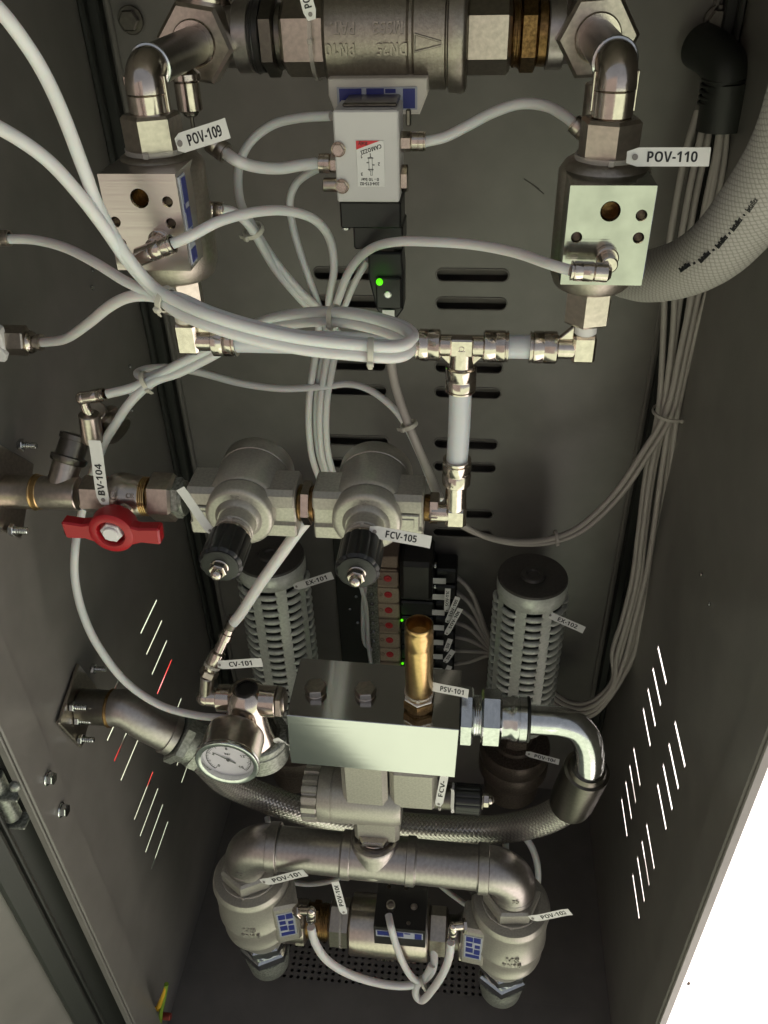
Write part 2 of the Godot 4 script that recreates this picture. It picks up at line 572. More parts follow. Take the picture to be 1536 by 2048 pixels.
func cabinet() -> void:
	var c := thing("steel_cabinet", "dark grey steel cabinet with louvred back and slotted side panels", "cabinet", Vector3(0, 0, 0.28))
	# back panel: two columns of louvres, in pairs
	var cuts := []
	var hoods := MB.new()
	var rows := [1.048, 1.010, 0.919, 0.880, 0.797, 0.757, 0.672, 0.634]
	for x in [0.0855, -0.0735]:
		for y in rows:
			cuts.append([Vector3(x, y, -0.001), Vector3(0.075, 0.0160, 0.01), true])
	slot_panel("back_panel", Vector3(0, 0.8, -0.001), Vector3(0.70, 1.6, 0.002), M.paint, cuts, c)
	for x in [0.0855, -0.0735]:
		for y in rows:
			var l := MB.new()
			# pressed rim on the inside and the bent lip behind the opening
			l.prism(Transform3D(Basis(Vector3.BACK, Vector3.UP, Vector3.LEFT), Vector3(x + 0.046, y, 0)), PackedVector2Array([Vector2(-0.0021, 0.0095), Vector2(-0.0033, 0.0095), Vector2(-0.0135, -0.0035), Vector2(-0.0127, -0.0043)]), 0.092, 0.0002)
			var edge := []
			for k in 33:
				var t := TAU * k / 32.0
				edge.append(Vector3(x + (0.0375 if cos(t) >= 0 else -0.0375) + 0.0084 * cos(t), y + 0.0084 * sin(t), 0.0002))
			l.tube(edge, 0.0012, 8, 1, false)
			part("louver", l, M.paint, c)
	var duct := MB.new()
	duct.bx(Vector3(0, 0.84, -0.062), Vector3(0.34, 0.56, 0.002), 0.0005)
	duct.bx(Vector3(-0.171, 0.84, -0.032), Vector3(0.002, 0.56, 0.058), 0.0005)
	duct.bx(Vector3(0.171, 0.84, -0.032), Vector3(0.002, 0.56, 0.058), 0.0005)
	duct.bx(Vector3(0, 1.121, -0.032), Vector3(0.34, 0.002, 0.058), 0.0005)
	duct.bx(Vector3(0, 0.559, -0.032), Vector3(0.34, 0.002, 0.058), 0.0005)
	part("rear_duct", duct, M.paint, c)
	for q in [[Vector3(0.1419, 1.1656, 0.0004), Vector3(0.1604, 1.1542, 0.0004)], [Vector3(0.1493, 1.1610, 0.0004), Vector3(0.1667, 1.1485, 0.0004)]]:
		var sc := MB.new()
		sc.tube(q, 0.0006, 6, 1, false)
		part("scratch", sc, M.scratch, c)
	# side panels with outward hooded slots
	for s in [-1, 1]:
		var sc := []
		var hood := []
		for y in [0.627, 0.586, 0.545, 0.504, 0.416, 0.376, 0.336, 0.292]:
			var cols := [[0.22, 0.286], [0.346, 0.412]] if s == 1 else [[0.18, 0.25], [0.32, 0.40]]
			for q in cols:
				var cz: float = (q[0] + q[1]) / 2
				sc.append([Vector3(s * 0.3505, y, cz), Vector3(0.01, 0.0080 if s == 1 else 0.0042, q[1] - q[0])])
				hood.append([y, cz, q[1] - q[0]])
		slot_panel("side_panel", Vector3(s * 0.3505, 0.8, 0.278), Vector3(0.001, 1.6, 0.55), M.paint, sc, c)
		for q in hood:
			var h := MB.new()
			h.prism(Transform3D(Basis(Vector3(s, 0, 0), Vector3.UP, Vector3(0, 0, s)), Vector3(s * 0.351, q[0] + 0.0040, q[1] - s * (q[2] / 2 + 0.002))), PackedVector2Array([Vector2(0, 0), Vector2(0, 0.0012), Vector2(0.011, -0.009), Vector2(0.011, -0.0105)]), q[2] + 0.004, 0.0001)
			part("slot_hood", h, M.paint, c)
		# front post and the rolled edge, then the rear corner strip
		var f := MB.new()
		f.bx(Vector3(s * 0.347, 0.8, 0.5345), Vector3(0.006, 1.6, 0.051), 0.0015)
		f.bx(Vector3(s * 0.3505, 0.8, 0.562), Vector3(0.009, 1.6, 0.003), 0.001)
		part("front_post", f, M.paint, c)
		var r := MB.new()
		r.bx(Vector3(s * 0.341, 0.8, 0.009), Vector3(0.018, 1.6, 0.018), 0.002)
		r.bx(Vector3(s * 0.346, 0.8, 0.026), Vector3(0.007, 1.6, 0.012), 0.002)
		part("corner_post", r, M.gasket, c)
		var k := MB.new()
		k.bx(Vector3(s * 0.3265, 0.8, 0.003), Vector3(0.006, 1.6, 0.006), 0.0015)
		part("seam_strip", k, M.paint, c)
	# roof, plinth below the floor, and floor with a perforated strip
	var rf := MB.new()
	rf.bx(Vector3(0, 1.602, 0.28), Vector3(0.72, 0.004, 0.57), 0.001)
	part("roof_panel", rf, M.paint, c)
	var fl := MB.new()
	fl.bx(Vector3(0, -0.0015, 0.167), Vector3(0.7008, 0.003, 0.336), 0.0002)
	fl.bx(Vector3(0, -0.0015, 0.483), Vector3(0.7008, 0.003, 0.154), 0.0002)
	fl.bx(Vector3(-0.2677, -0.0015, 0.3705), Vector3(0.1654, 0.003, 0.071), 0.0002)
	fl.bx(Vector3(0.2677, -0.0015, 0.3705), Vector3(0.1654, 0.003, 0.071), 0.0002)
	part("floor_panel", fl, M.paint, c)
	var perf := MB.new()
	for i in 32:
		for j in 7:
			var p := Vector3(-0.185 + (i + 0.5) * 0.0115625, 0, 0.335 + (j + 0.5) * 0.0101428)
			var hx := 0.00578125
			var hz := 0.0050714
			var edge := []
			var hole := []
			for k in 8:
				var t := TAU * k / 8.0
				var d := Vector2(cos(t), sin(t))
				var m := minf(hx / maxf(absf(d.x), 1e-4), hz / maxf(absf(d.y), 1e-4))
				edge.append(p + Vector3(d.x * m, 0, d.y * m) if k % 2 == 0 else p + Vector3(signf(d.x) * hx, 0, signf(d.y) * hz))
				hole.append(p + Vector3(d.x * 0.0031, 0, d.y * 0.0031))
			for k in 8:
				var k2 := (k + 1) % 8
				perf.flat([edge[k], edge[k2], hole[k2], hole[k]], Vector3.UP)
				perf.flat([hole[k], hole[k2], hole[k2] + Vector3(0, -0.003, 0), hole[k] + Vector3(0, -0.003, 0)], (p - (hole[k] + hole[k2]) / 2).normalized())
	part("perforated_strip", perf, M.paint, c)
	var pl := MB.new()
	pl.bx(Vector3(0, -0.062, 0.02), Vector3(0.70, 0.11, 0.03))
	pl.bx(Vector3(0, -0.062, 0.545), Vector3(0.70, 0.11, 0.03))
	pl.bx(Vector3(-0.335, -0.062, 0.28), Vector3(0.03, 0.11, 0.49))
	pl.bx(Vector3(0.335, -0.062, 0.28), Vector3(0.03, 0.11, 0.49))
	pl.bx(Vector3(0, -0.112, 0.28), Vector3(0.62, 0.006, 0.48))
	part("plinth", pl, M.pit, c)
	# bolts of the shell
	for b in [Vector3(-0.3024, 1.3350, 0.0040), Vector3(0.3296, 1.3257, 0.0040)]:
		var h := MB.new()
		h.cyl(b, Vector3.BACK, 0.0145, 0.002)
		h.hexa(b + Vector3(0, 0, 0.002), Vector3.BACK, 0.011, 0.008, Vector3.UP)
		part("bolt", h, M.dark_steel, c)
	for b in [Vector3(-0.3440, 0.6869, 0.5288), Vector3(-0.3440, 0.6298, 0.5290)]:
		var h := MB.new()
		h.cyl(b, Vector3.RIGHT, 0.0085, 0.0016)
		h.hexa(b + Vector3(0.0016, 0, 0), Vector3.RIGHT, 0.0072, 0.006, Vector3.UP)
		part("bolt", h, M.zinc, c)
	for b in [Vector3(-0.3500, 1.0842, 0.1523), Vector3(-0.3500, 1.0470, 0.0809), Vector3(-0.3500, 1.0515, 0.1238), Vector3(-0.3500, 0.9590, 0.1008), Vector3(-0.3500, 0.9079, 0.1235), Vector3(-0.3500, 0.8995, 0.1415), Vector3(-0.3500, 1.1006, 0.1409), Vector3(-0.3500, 1.1971, -0.0016)]:
		var h := MB.new()
		h.cyl(b, Vector3.RIGHT, 0.0028, 0.003, 0.001, 12)
		part("rivet", h, M.zinc, c)
	for b in [Vector3(0.3500, 0.8303, 0.3114), Vector3(0.3500, 0.8271, 0.3556)]:
		var h := MB.new()
		h.cyl(b, Vector3.LEFT, 0.0026, 0.003, 0.001, 12)
		part("rivet", h, M.zinc, c)

func door() -> void:
	var d := thing("cabinet_door", "open grey cabinet door with black rubber seal at lower left", "door", Vector3(-0.375, 0, 0.565))
	# the leaf swings out to the left about the post; its inner face is turned to the front right
	var turn := Basis(Vector3.UP, deg_to_rad(56.0))
	var at := Transform3D(turn, Vector3(-0.372, 0, 0.558))
	var leaf := MB.new()
	leaf.box(at * Transform3D(Basis(), Vector3(-0.245, 0.8, -0.012)), Vector3(0.43, 1.58, 0.02), 0.003)
	part("leaf", leaf, M.paint, d)
	var seal := MB.new()
	seal.box(at * Transform3D(Basis(), Vector3(-0.034, 0.8, 0.002)), Vector3(0.026, 1.58, 0.012), 0.003)
	seal.box(at * Transform3D(Basis(), Vector3(-0.016, 0.8, -0.004)), Vector3(0.008, 1.58, 0.010), 0.003)
	part("rubber_seal", seal, M.gasket, d)
	var edge := MB.new()
	edge.box(at * Transform3D(Basis(), Vector3(-0.012, 0.8, -0.022)), Vector3(0.056, 1.58, 0.016), 0.002)
	part("hinge_edge", edge, M.gasket, d)
	var hinge := MB.new()
	hinge.cyl(Vector3(-0.3718, 0.6480, 0.5620) + Vector3(-0.012, 0.0, -0.01), Vector3.UP, 0.010, 0.07)
	hinge.bx(Vector3(-0.3626, 0.6934, 0.5620) + Vector3(-0.012, 0.0, -0.008), Vector3(0.03, 0.004, 0.02))
	hinge.bx(Vector3(-0.3691, 0.6437, 0.5620) + Vector3(-0.012, 0.0, -0.008), Vector3(0.03, 0.004, 0.02))
	hinge.ball(Vector3(-0.3482, 0.7221, 0.5650) + Vector3(-0.004, 0, 0), 0.006)
	part("hinge", hinge, M.zinc_dull, d)

# ---------- white name tags ----------
func name_tag(text: String, p0: Vector3, p1: Vector3, h: float, nrm: Vector3, label: String, ring_at = null, ring_dir := Vector3.UP, ring_r := 0.0, fill := 0.62, text_at := 0.60, paint := "tag_white") -> Node3D:
	var o := thing("name_tag", label, "tag", p0, "white name tags")
	var d := (p1 - p0).normalized()
	var n := (nrm - d * nrm.dot(d)).normalized()
	var up := n.cross(d)
	var length := p0.distance_to(p1)
	var b := MB.new()
	var t := 0.0003
	var cuts := 8
	for i in cuts:
		var q := []
		for e in 2:
			var f := float(i + e) / cuts
			var hh := h / 2 * (0.62 if i + e == 0 else 1.0)
			var bow := -0.0022 * pow(maxf(0.0, 0.30 - f) / 0.30, 2.0) * (length / 0.04) + 0.0012 * pow(maxf(0.0, f - 0.8) / 0.2, 2.0)
			var m := p0 + d * (f * length) + n * bow
			q.append([m + up * hh, m - up * hh])
		for s in [1.0, -1.0]:
			b.flat([q[0][0] + n * t * s, q[1][0] + n * t * s, q[1][1] + n * t * s, q[0][1] + n * t * s], n * s)
		for k in 2:
			var e := up * (1.0 if k == 0 else -1.0)
			b.flat([q[0][k] + n * t, q[1][k] + n * t, q[1][k] - n * t, q[0][k] - n * t], e)
	part("plate", b, M[paint], o)
	var hole := MB.new()
	hole.lathe(S.fr(p0 + d * length * 0.09 + n * (0.0007 - 0.0009 * (length / 0.04)), n, up), [[0.0, 0.0003], [h * 0.15, 0.0003], [h * 0.17, 0.0]], 14)
	part("hole", hole, M.hole_ink, o)
	if text:
		var lt := letters("lettering", text, h * 0.56, Transform3D(Basis(d, up, n), p0 + d * length * text_at + n * 0.00045), M.ink, o, 0.0002)
		var wide := lt.mesh.get_aabb().size.x
		var k := length * fill / wide
		lt.transform = Transform3D(Basis(d * k, up, n), lt.transform.origin)
	if ring_at != null:
		var z := MB.new()
		z.lathe(S.fr(ring_at, ring_dir), [[ring_r, -0.0016], [ring_r + 0.0009, -0.0016], [ring_r + 0.0009, 0.0016], [ring_r, 0.0016]], 24)
		z.bx(ring_at + S.fr(ring_at, ring_dir).basis.z * (ring_r + 0.001), Vector3(0.004, 0.004, 0.003), 0.0005)
		part("cable_tie", z, M.clear_tie, o)
	return o

# push-in socket: collar with a ring at the mouth
func socket(mb: MB, o: Vector3, d: Vector3, r: float, length: float) -> void:
	d = d.normalized()
	mb.lathe(S.fr(o, d), [[0, 0], [r * 0.86, 0], [r, length * 0.06], [r, length * 0.46], [r * 0.97, length * 0.48], [r * 0.97, length * 0.52], [r, length * 0.54], [r, length * 0.86], [r * 0.9, length * 0.89], [r * 0.9, length * 0.93], [r * 0.98, length * 0.94], [r * 0.98, length], [r * 0.74, length], [r * 0.72, length * 0.9]], 32)

# ---------- top manifold: a coaxial valve between two tees ----------
func top_manifold() -> void:
	var y := 1.3465
	var z := 0.272
	var X := Vector3.RIGHT
	var v := thing("coaxial_valve", "large horizontal stainless coaxial valve at top centre with embossed writing and arrow", "valve", Vector3(0.02, y, z))
	var at := func(px_x: float) -> Vector3: return Vector3(px_x, y, z)
	var b := MB.new()
	var x0 := -0.0376
	var xa := 0.0293
	var xb := 0.0336
	var xc := 0.0581
	var xd := 0.0608
	var xe := 0.0753
	b.lathe(S.fr(at.call(x0), X), [[0, 0], [0.035, 0], [0.0385, 0.003], [0.0385, xa - x0 - 0.001], [0.0365, xa - x0 + 0.001], [0.0365, xb - x0 - 0.001], [0.0395, xb - x0 + 0.001], [0.0398, xc - x0], [0.0370, xc - x0 + 0.0012], [0.0370, xd - x0 - 0.001], [0.0420, xd - x0 + 0.0004], [0.0430, xe - x0 - 0.004], [0.0415, xe - x0 - 0.001], [0.039, xe - x0], [0, xe - x0]], 64)
	part("body", b, M.cast_steel, v)
	var hx := MB.new()
	var h0 := -0.0735
	var h1 := 0.1096
	hx.hexa(at.call(h0), X, 0.0300, x0 - h0 + 0.002, Vector3.BACK)
	part("hex_end", hx, M.nickel_dull, v)
	var hy := MB.new()
	hy.hexa(at.call(xe - 0.002), X, 0.0300, h1 - xe + 0.002, Vector3.BACK)
	part("hex_end", hy, M.nickel_dull, v)
	# raised casting marks, upside down
	for row in [["DN25", 0.13, 784], ["PN10", 0.13, 682], ["MS53", -0.24, 776], ["PAT.", -0.24, 684]]:
		var xs: float = {784: 0.0176, 682: -0.0224, 776: 0.0151, 684: -0.0202}[row[2]]
		var a: float = row[1]
		var nn := Vector3(0, -sin(a), cos(a))
		letters("embossed_lettering", row[0], 0.0086, Transform3D(Basis(Vector3.LEFT, nn.cross(Vector3.LEFT), nn), Vector3(xs, y, z) + nn * 0.0388), M.cast_steel, v, 0.0030, 0.82)
	var arrow := MB.new()
	var ax := 0.0356
	var bxx := 0.0556
	var an := Vector3(0, -0.1, 1).normalized()
	var arrow_pts := [Vector3(ax, y + 0.0088, z) + an * 0.0399, Vector3(bxx, y + 0.0035, z) + an * 0.0399, Vector3(bxx, y + 0.001, z) + an * 0.0399, Vector3(ax, y - 0.0032, z) + an * 0.0399, Vector3(ax, y + 0.0088, z) + an * 0.0399]
	arrow.tube(arrow_pts, 0.0009, 6, 1, false)
	part("embossed_arrow", arrow, M.cast_steel, v)
	# mounting pad below with the blue nameplate
	var pad := MB.new()
	var p0 := Vector3(-0.0330, 1.3218, 0.3160)
	var p1 := Vector3(0.0457, 1.3197, 0.3160)
	pad.prism(Transform3D(Basis(), Vector3(p0.x, p0.y, 0.25)), PackedVector2Array([Vector2(0, 0), Vector2(p1.x - p0.x, 0), Vector2(p1.x - p0.x, -0.012), Vector2(p1.x - p0.x - 0.006, -0.026), Vector2(0.005, -0.026), Vector2(0, -0.012)]), 0.066, 0.001)
	part("mounting_pad", pad, M.white_pad, v)
	nameplate(v, Vector3(0.0059, 1.3077, 0.3170), Vector3(0.0372 - -0.0265, 0.0165, 0), Vector3.BACK, Vector3.UP, 1)

	# brass bushing and the dark nuts
	var br := thing("brass_bushing", "dark brass hexagon bushing right of the large top valve", "fitting", Vector3(h1, y, z))
	var q := MB.new()
	var b1 := 0.1163
	var b2 := 0.1300
	var b3 := 0.1375
	q.cyl(at.call(h1 + 0.0005), X, 0.024, b1 - h1 - 0.0005)
	for k in 3:
		q.ring(at.call(h1 + 0.002 + k * 0.002), X, 0.0242, 0.0007)
	part("thread", q, M.brass_dark, br)
	q = MB.new()
	q.hexa(at.call(b1), X, 0.0285, b2 - b1)
	part("hexagon", q, M.brass_dark, br)
	q = MB.new()
	q.cyl(at.call(b2), X, 0.024, b3 - b2)
	part("shoulder", q, M.brass_dark, br)
	var nut := thing("union_nut", "dark hexagon union nut left of the large top valve", "fitting", Vector3(-0.0904, y, z))
	q = MB.new()
	q.hexa(at.call(-0.0903), X, 0.0300, -0.0783 - -0.0903)
	q.cyl(at.call(-0.0783), X, 0.024, h0 - -0.0783 + 0.0005)
	part("nut", q, M.dark_steel, nut)
	q = MB.new()
	q.cyl(at.call(-0.0992), X, 0.0265, -0.0903 - -0.0992)
	q.ring(at.call(-0.0960), X, 0.0265, 0.001)
	part("collar", q, M.black_oxide, nut)

	# the two tees with their union hexagons that point at the camera
	for s in 2:
		var tx: float = [-0.139, 0.1735][s]
		var inner: float = [-0.0995, 0.1378][s]
		var t := thing("pipe_tee", ["stainless pipe tee with forward hexagon union at top left", "stainless pipe tee with forward hexagon union at top right"][s], "pipe fitting", Vector3(tx, y, z), "tees of the top manifold")
		var e := MB.new()
		var dir := X if s == 0 else -X
		e.cyl(Vector3(tx, y, z), dir, 0.0225, absf(inner - tx) - 0.009)
		e.cyl(Vector3(tx, y, z) + dir * (absf(inner - tx) - 0.013), dir, 0.0265, 0.013)
		e.bx(Vector3(tx, y, z) + dir * (absf(inner - tx) - 0.02) + Vector3(0, -0.002, 0.02), Vector3(0.014, 0.004, 0.012))
		e.cyl(Vector3(tx, y, z - 0.03), Vector3.BACK, 0.0265, 0.046)
		part("body", e, M.steel_pipe, t)
		e = MB.new()
		e.cyl(Vector3(tx, y - 0.008, z - 0.008), Vector3.UP, 0.022, 0.062)
		e.ring(Vector3(tx, y + 0.034, z - 0.008), Vector3.UP, 0.0215, 0.0022)
		part("upper_branch", e, M.nickel, t)
		e = MB.new()
		e.hexa(Vector3(tx, y, z + 0.010), Vector3.BACK, 0.031, 0.028, Vector3(0, 1, 0), 6, 0.16 if s == 0 else -0.05)
		part("union_hexagon", e, M.nickel_dull, t)
		e = MB.new()
		e.lathe(S.fr(Vector3(tx, y, z + 0.038), Vector3.BACK), [[0, 0], [0.017, 0], [0.0175, 0.001], [0.0165, 0.0025], [0, 0.0025]], 32)
		part("seat_ring", e, M.nickel, t)
		# elbow towards the camera and down
		var el := thing("pipe_elbow", ["shiny nickel elbow above the valve tagged POV-109", "shiny nickel elbow above the valve tagged POV-110"][s], "elbow", Vector3(tx, 1.31, 0.43), "elbows of the top valves")
		var ze := 0.4315
		e = MB.new()
		e.cyl(Vector3(tx, y - 0.001, z + 0.039), Vector3.BACK, 0.0135, ze - 0.015 - z - 0.039)
		part("neck", e, M.dark_steel, el)
		e = MB.new()
		e.ring(Vector3(tx, y - 0.001, ze - 0.0165), Vector3.BACK, 0.0134, 0.0017)
		part("seam_ring", e, M.zinc, el)
		e = MB.new()
		e.bend(Vector3(tx, y - 0.001, ze), Vector3.BACK, Vector3.DOWN, 0.0138, 0.0135)
		e.cyl(Vector3(tx, y - 0.0146, ze), Vector3.DOWN, 0.0133, 0.0165)
		e.cyl(Vector3(tx, y - 0.0311, ze), Vector3.DOWN, 0.0150, 0.0060)
		part("bend", e, M.nickel, el)
		for k in [-1, 1]:
			e = MB.new()
			e.bx(Vector3(tx + k * 0.0137, y - 0.016, ze - 0.002), Vector3(0.0016, 0.024, 0.005), 0.0005)
			part("rib", e, M.nickel, el)
	# small plugs that hang below the tees
	var sm := thing("drop_fitting", "small nickel cylinder fitting hanging behind the left elbow", "fitting", Vector3(-0.1469, 1.2969, 0.3380))
	var m := MB.new()
	var dt := Vector3(-0.1404, 1.3392, 0.3380)
	m.lathe(S.fr(dt, Vector3.DOWN), [[0, 0], [0.006, 0], [0.008, 0.006], [0.0115, 0.009], [0.0118, 0.013], [0.0095, 0.0145]], 28)
	m.cyl(dt + Vector3(0, -0.0145, 0), Vector3.DOWN, 0.0098, 0.021)
	part("barrel", m, M.nickel, sm)
	m = MB.new()
	m.ring(dt + Vector3(0, -0.0365, 0), Vector3.DOWN, 0.0062, 0.0008)
	m.cyl(dt + Vector3(0, -0.0355, 0), Vector3.DOWN, 0.0055, 0.004)
	m.cyl(dt + Vector3(0, -0.0395, 0), Vector3.DOWN, 0.0016, 0.012, 0.0003, 10)
	part("stem", m, M.dark_steel, sm)
	var sr := thing("drop_fitting", "small dark nickel fitting hanging behind the right elbow", "fitting", Vector3(0.1759, 1.3005, 0.3380))
	m = MB.new()
	m.cyl(Vector3(0.1741, 1.3209, 0.3380), Vector3.DOWN, 0.0095, 0.03)
	part("barrel", m, M.nickel_dull, sr)
	m = MB.new()
	m.cyl(Vector3(0.1741, 1.3209, 0.3380) + Vector3(0, -0.03, 0), Vector3.DOWN, 0.004, 0.02)
	part("stem", m, M.dark_steel, sr)
	name_tag("PO", Vector3(-0.0398, 1.3628, 0.3300), Vector3(-0.0483, 1.4101, 0.3400), 0.0095, Vector3(0.1, 0.2, 1), "white tag cut by the top edge, reading upwards on the large top valve", Vector3(-0.0473, y, z), Vector3.RIGHT, 0.0318, 0.15, 0.255)

# blue nameplate in a pale frame
func nameplate(parent: Node3D, at: Vector3, size: Vector3, nrm: Vector3, up: Vector3, kind: int) -> void:
	var r := up.cross(nrm)
	var bs := Basis(r, up, nrm)
	var f := MB.new()
	f.box(Transform3D(bs, at), Vector3(size.x, size.y, 0.0012), 0.0003)
	var fr := part("nameplate", f, M.label_pale, parent)
	var p := MB.new()
	var cells := []
	if kind == 1:
		cells = [[-0.33, 0.1, 0.28, 0.7], [-0.02, 0.1, 0.22, 0.7], [0.4, 0.0, 0.15, 0.86], [0.17, 0.33, 0.13, 0.18], [-0.15, -0.3, 0.1, 0.2]]
	else:
		cells = [[-0.22, 0.36, 0.4, 0.2], [0.22, 0.36, 0.4, 0.22], [-0.22, 0.12, 0.36, 0.16], [0.25, 0.08, 0.3, 0.14], [-0.2, -0.12, 0.42, 0.2], [0.24, -0.16, 0.34, 0.22], [0.0, -0.38, 0.8, 0.14]]
	for c in cells:
		p.box(Transform3D(bs, at + r * size.x * c[0] + up * size.y * c[1] + nrm * 0.0007), Vector3(size.x * c[2], size.y * c[3], 0.0005), 0.0001)
	part("print", p, M.label_blue, fr)

# ---------- the two upright angle valves ----------
func angle_valve(cx: float, s: int) -> void:
	var z := 0.4315
	var v := thing("pneumatic_valve", ["upright pneumatic valve with matt drilled mounting plate, tagged POV-109", "upright pneumatic valve with shiny drilled mounting plate, tagged POV-110"][s], "valve", Vector3(cx, 1.19, z), "upright valves with drilled plates")
	var y0: float = [1.3197, 1.3151][s]
	var y1: float = [1.2929, 1.2889][s]
	var mb := MB.new()
	mb.hexa(Vector3(cx, y1, z), Vector3.UP, 0.0205, y0 - y1, Vector3(0.42 if s == 0 else -0.42, 0, 1))
	part("upper_hexagon", mb, M.nickel_dull, v)
	mb = MB.new()
	var pt: float = [1.2905, 1.2837][s]
	var pb: float = [1.2247, 1.2184][s]
	var yl: float = y1 + 0.0005 - [1.2033, 1.1998][s]
	mb.lathe(S.fr(Vector3(cx, y1 + 0.0005, z - 0.004), Vector3.DOWN), [[0, 0], [0.024, 0], [0.027, 0.002], [0.031, 0.008], [0.031, yl - 0.016], [0.0305, yl - 0.011], [0.0275, yl - 0.003], [0.0255, yl - 0.0008], [0.024, yl], [0, yl]], 48)
	part("body", mb, M.cast_steel, v)
	# the thick plate with blind holes
	var pl := CSGBox3D.new()
	pl.name = "mounting_plate"
	var xl: float = [-0.1662, 0.1469][s]
	var xr: float = [-0.1124, 0.2012][s]
	var pc := Vector3((xl + xr) / 2, (pt + pb) / 2, 0.452)
	pl.size = Vector3(xr - xl, pt - pb, 0.048)
	pl.material = M.plate if s == 0 else M.plate_shiny
	pl.position = pc - v.position
	var holes: Array = [[Vector3(-0.1399, 1.2746, 0.4760), 0.0064], [Vector3(-0.1207, 1.2724, 0.4760), 0.0036], [Vector3(-0.1604, 1.2587, 0.4760), 0.0036], [Vector3(-0.1209, 1.2579, 0.4760), 0.0036], [Vector3(-0.1594, 1.2438, 0.4760), 0.0036]]
	if s == 1:
		holes = [[Vector3(0.1741, 1.2676, 0.4760), 0.0064], [Vector3(0.1941, 1.2651, 0.4760), 0.0036], [Vector3(0.1544, 1.2506, 0.4760), 0.0036], [Vector3(0.1944, 1.2506, 0.4760), 0.0036]]
	for h in holes:
		var c := CSGCylinder3D.new()
		c.name = "blind_hole"
		c.operation = CSGShape3D.OPERATION_SUBTRACTION
		c.radius = h[1]
		c.height = 0.03
		c.sides = 24
		c.material = M.brass_dark if h[1] > 0.005 else M.nickel_dull
		c.rotation = Vector3(PI / 2, 0, 0)
		c.position = h[0] - pc
		pl.add_child(c, true)
	v.add_child(pl, true)
	for h in holes:
		var rim := MB.new()
		rim.lathe(S.fr(h[0] - Vector3(0, 0, 0.0016), Vector3.BACK), [[h[1] - 0.0009, 0.0], [h[1] + 0.0001, 0.0018]], 24)
		part("hole_rim", rim, M.nickel, v)
	var xs := xr if s == 0 else xl
	nameplate(v, Vector3(xr + 0.0004, pc.y, 0.466), Vector3(pt - pb - 0.006, 0.013, 0), Vector3.RIGHT, Vector3.FORWARD, 1)
	mb = MB.new()
	var hb: float = [1.1984, 1.1932][s]
	var hc: float = [1.1768, 1.1730][s]
	mb.hexa(Vector3(cx, hc, z), Vector3.UP, 0.0178, y1 + 0.001 - yl - hc, Vector3(-0.35 if s == 0 else 0.3, 0, 1))
	part("lower_hexagon", mb, M.nickel_dull, v)
	# push-in elbow screwed in the plate with the air line
	var e := thing("push_in_elbow", ["small push-in elbow on the drilled plate of POV-109", "small push-in elbow on the drilled plate of POV-110"][s], "fitting", Vector3(cx, pc.y - 0.02, 0.48), "push-in elbows on the drilled plates")
	var k: Vector3 = [Vector3(-0.1301, 1.2472, 0.4760), Vector3(0.1754, 1.2384, 0.4760)][s]
	mb = MB.new()
	mb.cyl(k, Vector3.BACK, 0.0075, 0.006)
	mb.cyl(k + Vector3(0, 0, 0.006), Vector3.BACK, 0.0055, 0.012)
	part("stem", mb, M.nickel, e)
	mb = MB.new()
	var a: Vector3 = [Vector3(-0.1424, 1.2406, 0.4960), Vector3(0.1766, 1.2342, 0.4960)][s]
	var b2: Vector3 = [Vector3(-0.1148, 1.2508, 0.4960), Vector3(0.1508, 1.2355, 0.4960)][s]
	var dd := (b2 - a).normalized()
	mb.cyl(a, dd, 0.0062, a.distance_to(b2) * 0.5, 0.0025)
	socket(mb, a + dd * a.distance_to(b2) * 0.42, dd, 0.0064, a.distance_to(b2) * 0.58)
	part("barrel", mb, M.nickel, e)

	# outlet elbow for the thick tube
	var o := thing("outlet_elbow", ["nickel push-in elbow below the valve tagged POV-109", "nickel push-in elbow below the valve tagged POV-110, with white sealing tape"][s], "fitting", Vector3(cx, 1.14, z), "outlet elbows of the top valves")
	var yo := 1.151
	var d := Vector3.RIGHT if s == 0 else Vector3.LEFT
	mb = MB.new()
	mb.cyl(Vector3(cx, hc - 0.0095, z), Vector3.UP, 0.0085, 0.0097)
	part("sealing_tape", mb, M.ptfe if s == 1 else M.white_pad, o)
	mb = MB.new()
	var low := yo - 0.0095
	mb.bx(Vector3(cx, (hc - 0.0095 + low) / 2, z), Vector3(0.0175, hc - 0.0095 - low, 0.0175), 0.002)
	mb.cyl(Vector3(cx, yo, z), d, 0.0085, 0.020)
	part("body", mb, M.nickel, o)
	mb = MB.new()
	var gusset := PackedVector2Array([Vector2(0, 0), Vector2(0.011, 0), Vector2(0, 0.011)]) if s == 0 else PackedVector2Array([Vector2(0, 0), Vector2(-0.011, 0), Vector2(0, 0.011)])
	mb.prism(Transform3D(Basis(), Vector3(cx + d.x * 0.0085, yo + 0.008, z - 0.003)), gusset, 0.006, 0.0006)
	part("gusset", mb, M.nickel, o)
	mb = MB.new()
	socket(mb, Vector3(cx, yo, z) + d * 0.0195, d, 0.0125, 0.0215 if s == 1 else 0.020)
	part("collar", mb, M.nickel, o)

